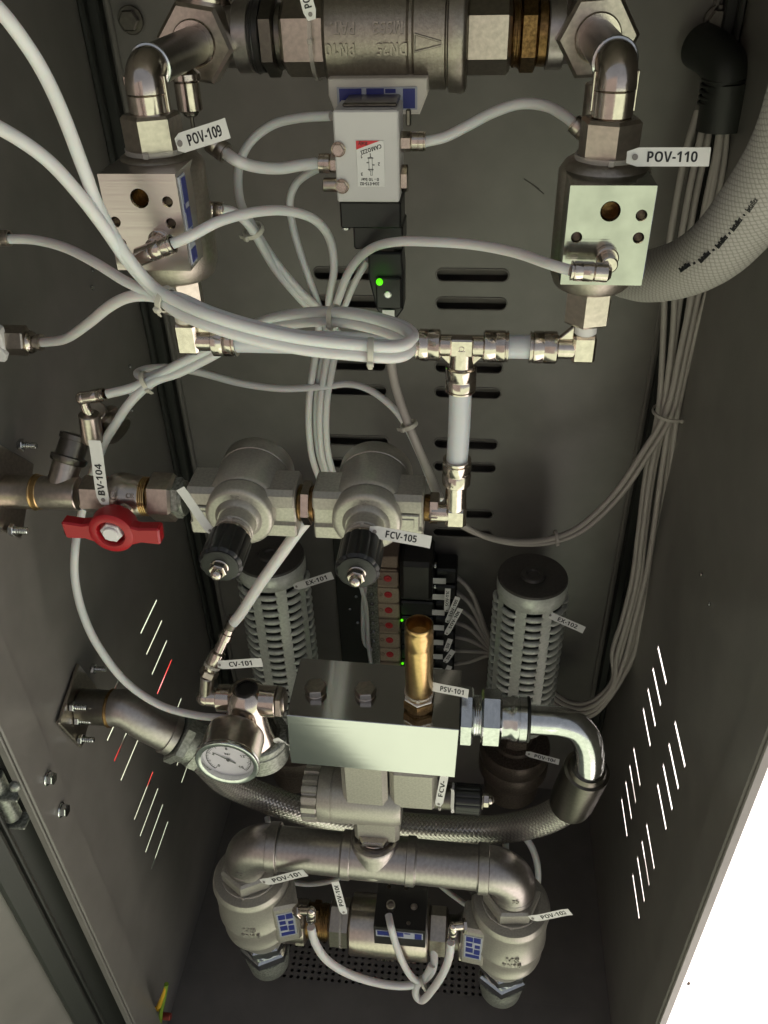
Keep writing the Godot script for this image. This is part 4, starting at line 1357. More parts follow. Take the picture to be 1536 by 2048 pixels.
# ---------- silencers, pots and the solenoid bank at the back ----------
func muffler(cx: float, ytop: float, label: String, pot_label: String) -> void:
	var z := 0.14
	var r := 0.0485
	var yb := 0.375
	var v := thing("exhaust_silencer", label, "silencer", Vector3(cx, yb, z), "slotted exhaust silencers")
	var m := MB.new()
	# open cage: two rings joined by eight upright strips, a dark core inside, slats across the gaps
	var h := ytop - yb
	m.lathe(S.fr(Vector3(cx, ytop - 0.030, z), Vector3.UP), [[r - 0.003, 0], [r - 0.0005, 0], [r, 0.0008], [r + 0.0006, 0.010], [r + 0.0006, 0.026], [r - 0.002, 0.029]], 64)
	m.lathe(S.fr(Vector3(cx, yb, z), Vector3.UP), [[0, 0], [r - 0.002, 0], [r, 0.002], [r, 0.018], [r - 0.003, 0.0185]], 64)
	for i in 8:
		m.lathe(S.fr(Vector3(cx, yb + 0.016, z), Vector3.UP), [[r - 0.0025, 0], [r - 0.0004, 0.0002], [r - 0.0004, h - 0.0445], [r - 0.0025, h - 0.0442]], 6, false, PI / 8 - 0.06 - deg_to_rad(9.5) + PI / 4 * i, deg_to_rad(19.0))
	part("sleeve", m, M.galvanised, v)
	m = MB.new()
	m.lathe(S.fr(Vector3(cx, yb + 0.004, z), Vector3.UP), [[r - 0.0055, 0], [r - 0.0055, h - 0.01]], 48)
	part("core", m, M.black_rubber, v)
	m = MB.new()
	m.lathe(S.fr(Vector3(cx, ytop - 0.003, z), Vector3.UP), [[r + 0.0004, 0], [r - 0.001, 0.003], [0.022, 0.003], [0.0205, 0.0022], [0.017, 0.0018], [0.0155, 0.0055], [0.0145, 0.006], [0.0085, 0.006], [0.0075, 0.0035], [0, 0.0035]], 48)
	part("end_cap", m, M.dark_cap, v)
	# pressed slats: one mesh, many places
	var slat := MB.new()
	var arc := []
	for i in 9:
		var t := deg_to_rad(-15.0 + 30.0 * i / 8.0)
		var lift := 0.0022 * (1.0 - pow(absf(i - 4.0) / 4.0, 4.0))
		arc.append(Vector3((r - 0.0016 + lift) * cos(t), 0, (r - 0.0016 + lift) * sin(t)))
	slat.tube(arc, [0.0020, 0.0038, 0.0043, 0.0044, 0.0044, 0.0044, 0.0043, 0.0038, 0.0020], 8, 1)
	var sm := mesh_of(slat, Vector3.ZERO)
	var rows := int((ytop - yb - 0.05) / 0.0152)
	for i in 8:
		for j in rows:
			var o := MeshInstance3D.new()
			o.name = "slat"
			o.mesh = sm
			o.material_override = M.galvanised
			o.transform = Transform3D(Basis(Vector3.UP, PI / 4 * i - PI / 2 + 0.06), Vector3(0, ytop - yb - 0.04 - j * 0.0152, 0))
			v.add_child(o, true)
	var p := thing("filter_pot", pot_label, "pot", Vector3(cx, 0.2, z), "dark pots under the silencers")
	m = MB.new()
	m.lathe(S.fr(Vector3(cx, 0.19, z), Vector3.UP), [[0, 0], [0.04, 0], [0.046, 0.004], [0.047, 0.055], [0.056, 0.058], [0.0575, 0.062], [0.0575, 0.088], [0.056, 0.090], [0.0565, 0.094], [0.0575, 0.096], [0.0575, 0.118], [0.055, 0.122], [0.036, 0.124], [0.034, 0.130], [0.026, 0.132], [0.024, 0.186], [0, 0.186]], 56)
	part("body", m, M.bronze, p)
	m = MB.new()
	m.hexa(Vector3(cx, 0.325, z), Vector3.UP, 0.031, 0.02)
	part("nut", m, M.bronze, p)

func back_items() -> void:
	muffler(-0.185, 0.688, "left galvanised slotted exhaust silencer tagged EX-101", "dark bronze pot low at the back left, half hidden by the gauge")
	muffler(0.186, 0.673, "right galvanised slotted exhaust silencer tagged EX-102", "dark bronze pot below the right silencer, tagged POV-104")
	var zf := 0.065
	var ya := 0.5890
	var yz := 0.3895
	var step := (ya - yz) / 6.0
	var x0 := -0.0434
	var x1 := -0.0094
	var rail := thing("valve_manifold", "black mounting plate and screw strip behind the solenoid bank", "manifold", Vector3(x0 - 0.02, yz - 0.05, 0.01))
	var m := MB.new()
	m.bx(Vector3(-0.0873, (ya + yz) / 2 - 0.02, 0.006), Vector3(0.065, ya - yz + 0.12, 0.008), 0.001)
	part("plate", m, M.black_rubber, rail)
	m = MB.new()
	m.bx(Vector3(x0 - 0.012, (ya + yz) / 2 - 0.015, 0.022), Vector3(0.02, ya - yz + 0.09, 0.03), 0.001)
	part("strip", m, M.zinc_dull, rail)
	for i in 9:
		m = MB.new()
		m.cyl(Vector3(x0 - 0.013, ya + 0.004 - i * 0.021, 0.037), Vector3.BACK, 0.0036, 0.003, 0.001, 16)
		m.bx(Vector3(x0 - 0.013, ya + 0.004 - i * 0.021, 0.0402), Vector3(0.005, 0.0012, 0.0006), 0.0001)
		part("screw", m, M.zinc, rail)
	for i in 4:
		m = MB.new()
		m.cyl(Vector3(-0.0989 + (i % 2) * 0.012, ya - 0.06 - i * 0.03, 0.0102), Vector3.BACK, 0.003, 0.002, 0.0006, 14)
		part("screw", m, M.zinc, rail)
	var ordinals := ["first", "second", "third", "fourth", "fifth", "sixth", "seventh"]
	for i in 7:
		var y := ya - step * i
		var lit := i == 3 or i == 6
		var v := thing("bank_valve", "%s small beige valve from the top of the solenoid bank, red button%s" % [ordinals[i], ", green light on" if lit else ""], "valve", Vector3((x0 + x1) / 2, y, 0.04), "small valves of the solenoid bank")
		m = MB.new()
		m.bx(Vector3((x0 + x1) / 2, y - step * 0.05, 0.04), Vector3(x1 - x0, step * 0.86, 0.05), 0.0012)
		m.bx(Vector3((x0 + x1) / 2 - 0.001, y + step * 0.44, 0.038), Vector3(x1 - x0 - 0.004, step * 0.1, 0.05), 0.0006)
		part("body", m, M.beige if i % 3 else M.beige_dark, v)
		m = MB.new()
		m.cyl(Vector3(-0.0264, y, 0.0645), Vector3.BACK, 0.0062, 0.0024, 0.0008, 24)
		m.cyl(Vector3(-0.0264, y, 0.0668), Vector3.BACK, 0.0024, 0.0012, 0.0004, 16)
		part("red_button", m, M.red_button, v)
		m = MB.new()
		m.ring(Vector3(x0 + 0.005, y, 0.0655), Vector3.BACK, 0.0030, 0.0007, 16)
		part("port", m, M.beige_dark, v)
		m = MB.new()
		m.bx(Vector3(x1 + 0.028, y, 0.034), Vector3(0.054, step * 0.90, 0.052), 0.0025)
		part("coil", m, M.black_plastic, v)
		m = MB.new()
		m.bx(Vector3(x1 + 0.073, y, 0.034), Vector3(0.034, step * 0.84, 0.042), 0.003)
		part("plug", m, M.black_plastic, v)
		m = MB.new()
		m.bx(Vector3(0.0534 - i * 0.0004, y - step * 0.12, 0.0605), Vector3(0.020, step * 0.34, 0.001), 0.0002)
		part("paper_label", m, M.tag_white, v)
		m = MB.new()
		m.ball(Vector3(x1 + 0.0035, y + step * 0.26, 0.061), 0.0022, 12)
		part("indicator_lamp", m, M.led_green if lit else M.black_rubber, v)
		if lit:
			var lamp := OmniLight3D.new()
			lamp.name = "indicator_light"
			lamp.light_color = Color(0.4, 1.0, 0.1)
			lamp.light_energy = 0.00001
			lamp.light_size = 0.002
			lamp.omni_range = 0.4
			lamp.omni_attenuation = 2.0
			lamp.shadow_enabled = true
			lamp.position = Vector3(x1 + 0.0035, y + step * 0.26, 0.067)
			add_child(lamp)
	var big := thing("main_coil", "larger glossy black coil at the top of the solenoid bank", "coil", Vector3(x1 + 0.03, ya + 0.01, 0.04))
	m = MB.new()
	m.bx(Vector3(x1 + 0.028, ya + 0.006, 0.045), Vector3(0.05, 0.075, 0.07), 0.006)
	part("shell", m, M.black_oxide, big)
	m = MB.new()
	for k in 2:
		m.cyl(Vector3(x1 + 0.054, ya + 0.022 - k * 0.042, 0.055), Vector3.RIGHT, 0.005, 0.004)
	part("screw", m, M.zinc, big)
	m = MB.new()
	m.bx(Vector3((x0 + x1) / 2, ya + 0.03, 0.04), Vector3(x1 - x0 - 0.002, 0.022, 0.045), 0.0015)
	part("end_block", m, M.beige_dark, big)
	m = MB.new()
	m.bx(Vector3(x0 - 0.006, ya + 0.036, 0.045), Vector3(0.010, 0.012, 0.03), 0.001)
	part("brass_port", m, M.brass, big)
	# paper tags on the cables
	name_tag("SOV-110", Vector3(0.0662, 0.5414, 0.0850), Vector3(0.0674, 0.5930, 0.0850), 0.0085, Vector3(0, 0.4, 1), "white tag SOV-110, uppermost on the cables of the solenoid bank")
	name_tag("SOV-109", Vector3(0.0668, 0.5247, 0.0920), Vector3(0.0830, 0.5831, 0.0920), 0.0085, Vector3(0, 0.4, 1), "white tag SOV-109 slanting over the cables of the solenoid bank")
	name_tag("SOV-106", Vector3(0.0659, 0.5045, 0.0980), Vector3(0.0875, 0.5654, 0.0980), 0.0085, Vector3(0, 0.4, 1), "white tag SOV-106 slanting over the cables, below SOV-109")
	name_tag("SOV", Vector3(0.0664, 0.4609, 0.0900), Vector3(0.0737, 0.4917, 0.0900), 0.0085, Vector3(0, 0.4, 1), "greyish short tag on the cables, fourth down the solenoid bank", null, Vector3.UP, 0.0, 0.36, 0.48)
	name_tag("SOV", Vector3(0.0652, 0.4356, 0.0900), Vector3(0.0790, 0.4665, 0.0900), 0.0085, Vector3(0, 0.4, 1), "greyish short tag on the cables, fifth down the solenoid bank", null, Vector3.UP, 0.0, 0.36, 0.48)
	name_tag("SOV", Vector3(0.0658, 0.4027, 0.0900), Vector3(0.0742, 0.4306, 0.0900), 0.0085, Vector3(0, 0.4, 1), "greyish short tag on the cables, lowest of the solenoid bank", null, Vector3.UP, 0.0, 0.36, 0.48)
	name_tag("EX-101", Vector3(-0.1455, 0.6689, 0.1870), Vector3(-0.0853, 0.7031, 0.1950), 0.0105, Vector3(0, 0.5, 1), "white tag EX-101 at the top of the left silencer", null, Vector3.UP, 0.0, 0.50)
	name_tag("EX-102", Vector3(0.2060, 0.6400, 0.1820), Vector3(0.2573, 0.6213, 0.1900), 0.0100, Vector3(0, 0.5, 1), "white tag EX-102 at the top of the right silencer", null, Vector3.UP, 0.0, 0.52, 0.55)
	name_tag("POV-104", Vector3(0.1972, 0.3675, 0.2050), Vector3(0.2479, 0.3588, 0.2100), 0.0085, Vector3(0, 0.9, 1), "greyish tag POV-104 under the shiny hose elbow", null, Vector3.UP, 0.0, 0.66, 0.58)

# ---------- polished block, relief valve, hose, gauge ----------
func middle() -> void:
	var X := Vector3.RIGHT
	var b0 := Vector3(-0.1015, 0.619, 0.352)
	var b1 := Vector3(0.0905, 0.7035, 0.440)
	var blk := thing("manifold_block", "polished aluminium manifold block with mirror front in the middle", "block", Vector3((b0.x + b1.x) / 2, b0.y, 0.396))
	var m := MB.new()
	m.bx((b0 + b1) / 2, b1 - b0, 0.0006, Vector3(0, 0, -1.7))
	part("body", m, M.polished, blk)
	for k in 2:
		var p: Vector3 = [Vector3(-0.0731, 0.7055, 0.4031), Vector3(-0.0163, 0.7036, 0.4006)][k]
		m = MB.new()
		m.cyl(p + Vector3(0, 0.0002, 0), Vector3.UP, 0.0118, 0.0022)
		m.hexa(p + Vector3(0, 0.0022, 0), Vector3.UP, 0.0125, 0.0085, Vector3(0.15, 0, 1))
		part("hex_plug", m, M.nickel_dull, blk)
	# relief valve
	var pv := thing("relief_valve", "tall brass relief valve tube standing on the polished block, tagged PSV-101", "valve", Vector3(0.0457, 0.7020, 0.4111))
	var o := Vector3(0.0457, 0.7020, 0.4111)
	m = MB.new()
	m.cyl(o + Vector3(0, 0.0003, 0), Vector3.UP, 0.0155, 0.003)
	m.hexa(o + Vector3(0, 0.003, 0), Vector3.UP, 0.0185, 0.014, Vector3(0.5, 0, 1))
	part("hexagon", m, M.brass_dark, pv)
	m = MB.new()
	var top := 0.8292 - o.y
	m.lathe(S.fr(o, Vector3.UP), [[0, 0.016], [0.0135, 0.016], [0.0140, 0.020], [0.0152, 0.022], [0.0152, top - 0.032], [0.0148, top - 0.030], [0.0154, top - 0.028], [0.0154, top - 0.011], [0.0142, top - 0.008], [0.0150, top - 0.005], [0.0150, top - 0.001], [0.0143, top], [0.0134, top], [0.0128, top - 0.002], [0.0122, top - 0.016], [0.004, top - 0.017], [0, top - 0.017]], 56)
	part("tube", m, M.brass, pv)
	m = MB.new()
	m.hexa(o + Vector3(0, 0.0165, 0), Vector3.UP, 0.0172, 0.0022, Vector3(0.5, 0, 1))
	part("sealing_ring", m, M.ptfe, pv)
	name_tag("PSV-101", Vector3(0.0556, 0.7369, 0.4120), Vector3(0.1001, 0.7355, 0.4180), 0.0105, Vector3(0.1, 0.4, 1), "white tag PSV-101 tied round the brass relief valve", o + Vector3(0, 0.026, 0), Vector3.UP, 0.0155, 0.58)
	# fittings right of the block
	var yb := 0.6738 - 0.004
	var zb := 0.393
	var n := thing("hose_adapter", "zinc plated double hexagon adapter on the right of the polished block", "fitting", Vector3(b1.x + 0.02, yb, zb))
	var n0 := b1.x + 0.0012
	m = MB.new()
	m.hexa(Vector3(n0, yb, zb), X, 0.0335, 0.0155, Vector3(0, -0.06, 1))
	part("lock_nut", m, M.zinc, n)
	m = MB.new()
	m.cyl(Vector3(n0 + 0.0155, yb, zb), X, 0.0235, 0.010)
	for k in 3:
		m.ring(Vector3(n0 + 0.0175 + k * 0.0025, yb, zb), X, 0.0232, 0.001)
	part("thread", m, M.zinc, n)
	m = MB.new()
	m.hexa(Vector3(n0 + 0.0245, yb, zb), X, 0.0325, 0.0235, Vector3(0, -0.04, 1))
	part("union_nut", m, M.zinc, n)
	m = MB.new()
	m.lathe(S.fr(Vector3(n0 + 0.048, yb, zb), X), [[0, 0], [0.0245, 0], [0.0245, 0.010], [0.0262, 0.012], [0.0262, 0.018], [0.0245, 0.0185], [0.0245, 0.0195], [0.0265, 0.02], [0.0265, 0.028], [0.025, 0.0285], [0, 0.0285]], 48)
	part("sleeve", m, M.zinc, n)
	m = MB.new()
	m.cyl(Vector3(n0 + 0.0766, yb, zb), X, 0.0262, 0.0035)
	part("seal", m, M.black_rubber, n)
	# hose
	var h := thing("braided_hose", "braided steel hose sweeping from the left flange to the shiny right elbow", "hose", Vector3(0.05, 0.35, 0.36))
	var fe0 := Vector3(0.2438, 0.6093, 0.4080)
	var fe1 := Vector3(0.2344, 0.5136, 0.3920)
	var fd := (fe1 - fe0).normalized()
	m = MB.new()
	var e0 := Vector3(n0 + 0.079, yb, zb)
	m.tube([e0, e0 + X * 0.018, e0 + X * 0.036 + Vector3(0, -0.0008, 0), Vector3(lerpf(e0.x + 0.036, fe0.x, 0.55), yb - 0.006, zb + 0.003), Vector3(lerpf(e0.x + 0.036, fe0.x, 0.9), lerpf(yb, fe0.y, 0.42), 0.402), fe0 - fd * 0.006, fe0 + fd * 0.012], 0.0172, 32, 10)
	part("bent_pipe", m, M.zinc, h)
	m = MB.new()
	var fl := fe0.distance_to(fe1)
	m.lathe(S.fr(fe0, fd), [[0.017, -0.001], [0.0205, -0.001], [0.0225, 0.003], [0.0232, 0.005], [0.0268, 0.006], [0.0272, 0.009], [0.0272, fl * 0.85], [0.0258, fl], [0.018, fl]], 48)
	part("ferrule", m, M.dark_steel, h)
	m = MB.new()
	var path := [fe1 - fd * 0.012, fe1 + fd * 0.004]
	path.append_array([Vector3(0.2061, 0.4546, 0.3780), Vector3(0.1604, 0.4048, 0.3620), Vector3(0.1064, 0.3786, 0.3520), Vector3(0.0498, 0.3652, 0.3450), Vector3(-0.0153, 0.3619, 0.3420), Vector3(-0.0800, 0.3703, 0.3450), Vector3(-0.1409, 0.4048, 0.3540), Vector3(-0.1870, 0.4488, 0.3660), Vector3(-0.2121, 0.5011, 0.3850)])
	path.append(Vector3(-0.2178, 0.5647, 0.4080))
	path.append(Vector3(-0.2215, 0.6051, 0.4220))
	m.tube(path, 0.0193, 40, 10)
	part("braid", m, M.braid, h)
	# left flange, elbow and adapter
	var f := thing("wall_flange", "square flange plate with weld rust on the left wall feeding the braided hose", "flange", Vector3(-0.3450, 0.6987, 0.4457))
	var fc := Vector3(-0.3460, 0.6931, 0.4352)
	m = MB.new()
	m.box(Transform3D(Basis(X, 0.30), fc), Vector3(0.004, 0.072, 0.072), 0.001)
	part("plate", m, M.nickel_dull, f)
	for p in [Vector3(-0.3430, 0.7117, 0.3939), Vector3(-0.3430, 0.7132, 0.4529), Vector3(-0.3430, 0.6650, 0.4596), Vector3(-0.3430, 0.6901, 0.4529)]:
		stud(f, p)
	var el := thing("pipe_elbow", "matt stainless elbow between the left flange and the braided hose", "elbow", fc + Vector3(0.08, -0.05, 0))
	m = MB.new()
	var w := fc + Vector3(0.0045, 0, 0)
	m.cyl(w - Vector3(0.002, 0, 0), X, 0.0205, 0.036)
	part("stub", m, M.dark_steel, el)
	m = MB.new()
	m.ring(w + X * 0.0345, X, 0.0205, 0.0022)
	part("weld", m, M.brass_dark, el)
	m = MB.new()
	var hx := Vector3(-0.2288, 0.6361, 0.4300)
	var hd := Vector3(0.74, -0.66, -0.12).normalized()
	m.tube([w + X * 0.035, w + X * 0.052, hx - hd * 0.052 + Vector3(0, 0.004, 0), hx - hd * 0.020], [0.0205, 0.0222, 0.0228, 0.0226], 36, 10)
	m.cyl(hx - hd * 0.028, hd, 0.0245, 0.010)
	part("bend", m, M.steel_pipe, el)
	m = MB.new()
	m.hexa(hx - hd * 0.016, hd, 0.0315, 0.013, Vector3(0, -0.3, 1))
	m.cyl(hx - hd * 0.004, hd, 0.0255, 0.012)
	m.hexa(hx + hd * 0.006, hd, 0.0300, 0.015, Vector3(0.3, 0.2, 1))
	m.cyl(hx + hd * 0.02, hd, 0.0255, 0.016)
	part("adapter", m, M.zinc_dull, el)
	# small pressure regulator with gauge
	var c := Vector3(-0.1444, 0.7193, 0.4400)
	var rg := thing("small_regulator", "small nickel regulator with grey green collar left of the polished block", "regulator", Vector3(c.x, 0.6, c.z))
	m = MB.new()
	m.lathe(S.fr(Vector3(c.x, c.y - 0.060, c.z - 0.006), Vector3.UP), [[0, 0], [0.0315, 0], [0.0315, 0.004], [0.029, 0.012], [0.0265, 0.028], [0.0255, 0.044], [0.0245, 0.062], [0.0205, 0.075], [0.0145, 0.081], [0, 0.081]], 40)
	m.cyl(Vector3(c.x, c.y + 0.002, c.z - 0.006), Vector3.LEFT, 0.0155, 0.033)
	m.cyl(Vector3(c.x, c.y + 0.002, c.z - 0.006), X, 0.0175, 0.034)
	part("body", m, M.nickel, rg)
	m = MB.new()
	m.lathe(S.fr(Vector3(c.x + 0.002, c.y + 0.0215, c.z - 0.004), Vector3.UP), [[0.0095, 0.002], [0.0112, 0.002], [0.0128, 0.0008], [0.0128, -0.001]], 32)
	m.cyl(Vector3(c.x + 0.002, c.y + 0.0195, c.z - 0.004), Vector3.UP, 0.0100, 0.0028)
	part("port_plug", m, M.black_oxide, rg)
	m = MB.new()
	var cc := Vector3(c.x + 0.006, c.y - 0.056, c.z - 0.008)
	m.cyl(cc, Vector3.DOWN, 0.0335, 0.012, 0.002)
	m.cyl(cc + Vector3(0, -0.0125, 0), Vector3.DOWN, 0.0322, 0.028, 0.002)
	part("collar", m, M.zinc_dull, rg)
	m = MB.new()
	m.hexa(Vector3(c.x + 0.0345, c.y + 0.002, c.z - 0.006), X, 0.0185, 0.007, Vector3(0, 0.4, 1))
	m.cyl(Vector3(c.x + 0.041, c.y + 0.002, c.z - 0.006), X, 0.0115, b0.x - c.x - 0.040)
	part("outlet", m, M.nickel_dull, rg)
	m = MB.new()
	m.cyl(Vector3(c.x - 0.033, c.y + 0.002, c.z - 0.006), Vector3.LEFT, 0.0105, 0.012)
	var ec := Vector3(c.x - 0.047, c.y + 0.002, c.z - 0.006)
	m.ball(ec, 0.0105)
	part("inlet_elbow", m, M.nickel, rg)
	name_tag("PCV", Vector3(-0.1123, 0.6723, 0.4520), Vector3(-0.1019, 0.5924, 0.4000), 0.0105, Vector3(0.1, 0.5, 1), "white tag starting PC, cut off by the polished block", null, Vector3.UP, 0.0, 0.5, 0.52)
	var g := thing("pressure_gauge", "round pressure gauge with pale dial below the small regulator", "gauge", Vector3(-0.1520, 0.6998, 0.5000))
	var gc := Vector3(-0.1520, 0.6998, 0.5000)
	m = MB.new()
	m.lathe(S.fr(gc + Vector3(0, 0, -0.038), Vector3.BACK), [[0, 0], [0.028, 0], [0.0315, 0.003], [0.0322, 0.006], [0.0322, 0.035], [0.0340, 0.0365], [0.0345, 0.038]], 56)
	part("case", m, M.nickel_dull, g)
	m = MB.new()
	m.lathe(S.fr(gc, Vector3.BACK), [[0.0345, 0], [0.0351, 0.003], [0.0340, 0.0048], [0.0310, 0.0052], [0.0285, 0.0042], [0.0278, -0.002]], 56)
	part("bezel", m, M.zinc, g)
	m = MB.new()
	m.lathe(S.fr(gc, Vector3.BACK), [[0.0283, -0.002], [0, -0.002]], 48)
	var dial := part("dial", m, M.dial, g)
	m = MB.new()
	for i in 41:
		var t := deg_to_rad(225.0 - 270.0 * i / 40.0)
		var d := Vector3(cos(t), sin(t), 0)
		var big := i % 5 == 0
		m.box(Transform3D(Basis(d, Vector3(-d.y, d.x, 0), Vector3.BACK), gc + d * (0.0222 if big else 0.0229) + Vector3(0, 0, -0.0018)), Vector3(0.0042 if big else 0.0026, 0.0007 if big else 0.0004, 0.0003), 0.00005)
	var arcp := []
	for i in 25:
		var t := deg_to_rad(225.0 - 270.0 * i / 24.0)
		arcp.append(gc + Vector3(cos(t), sin(t), 0) * 0.0243 + Vector3(0, 0, -0.0018))
	m.tube(arcp, 0.0004, 6, 1, false)
	part("scale", m, M.ink, dial)
	for i in 5:
		var t := deg_to_rad(225.0 - 270.0 * i / 4.0)
		letters("numeral", str(i * 4), 0.0038, Transform3D(Basis(), gc + Vector3(cos(t), sin(t), 0) * 0.0172 + Vector3(0, 0, -0.0017)), M.ink, dial, 0.0002)
	letters("lettering", "bar", 0.003, Transform3D(Basis(), gc + Vector3(0, 0.0085, -0.0017)), M.ink, dial, 0.0002)
	m = MB.new()
	var nd := Vector3(-0.82, 0.57, 0).normalized()
	m.prism(Transform3D(Basis(nd, Vector3(-nd.y, nd.x, 0), Vector3.BACK), gc + Vector3(0, 0, -0.001)), PackedVector2Array([Vector2(-0.009, -0.0009), Vector2(0.019, -0.0003), Vector2(0.019, 0.0003), Vector2(-0.009, 0.0009)]), 0.0005, 0.0001)
	m.cyl(gc + Vector3(0, 0, -0.0015), Vector3.BACK, 0.0022, 0.002)
	part("needle", m, M.ink, g)
	m = MB.new()
	m.lathe(S.fr(gc, Vector3.BACK), [[0.0288, 0.0036], [0, 0.0036]], 40)
	part("glass", m, M.dial_glass, g)
	m = MB.new()
	var gs := gc + Vector3(0, 0, -0.038)
	m.tube([gs + Vector3(0, 0, 0.002), gs + Vector3(0.0, 0.001, -0.008), Vector3(c.x, c.y - 0.014, c.z + 0.006)], 0.009, 24)
	part("stem", m, M.nickel, g)
	m = MB.new()
	m.cyl(gs + Vector3(0, 0.0006, -0.003), Vector3.BACK, 0.0104, 0.003)
	part("sealing_tape", m, M.ptfe, g)
	# check valve
	var cv := thing("check_valve", "slim dark nickel check valve rising from the small regulator, tagged CV-101", "valve", ec)
	var d0 := Vector3(-0.1851, 0.7537, 0.4320)
	var d1 := Vector3(-0.1584, 0.8067, 0.4050)
	m = MB.new()
	m.cyl(ec, d0 - ec, 0.0075, ec.distance_to(d0))
	m.hexa(d0, d1 - d0, 0.0105, 0.008, Vector3(0, 0, 1))
	part("base_hexagon", m, M.nickel_dull, cv)
	m = MB.new()
	var dd := (d1 - d0).normalized()
	m.lathe(S.fr(d0 + dd * 0.008, dd), [[0, 0], [0.0078, 0], [0.0085, 0.001], [0.0085, 0.022], [0.006, 0.024], [0.0058, 0.038], [0.0072, 0.039], [0.0072, 0.046], [0.006, 0.047], [0.006, 0.052], [0, 0.052]], 28)
	part("barrel", m, M.nickel, cv)
	m = MB.new()
	m.lathe(S.fr(d0 + dd * 0.0605, dd), [[0, 0], [0.0062, 0], [0.0066, 0.001], [0.0066, 0.008], [0.0055, 0.009], [0.0055, 0.011], [0.007, 0.0115], [0.007, 0.014], [0, 0.014]], 24)
	part("collar", m, M.dark_steel, cv)
	name_tag("CV-101", Vector3(-0.1741, 0.7711, 0.4320), Vector3(-0.1192, 0.7853, 0.4360), 0.0100, Vector3(0, 0.4, 1), "white tag CV-101 on the slim check valve", d0 + dd * 0.014, dd, 0.0088, 0.48, 0.55)

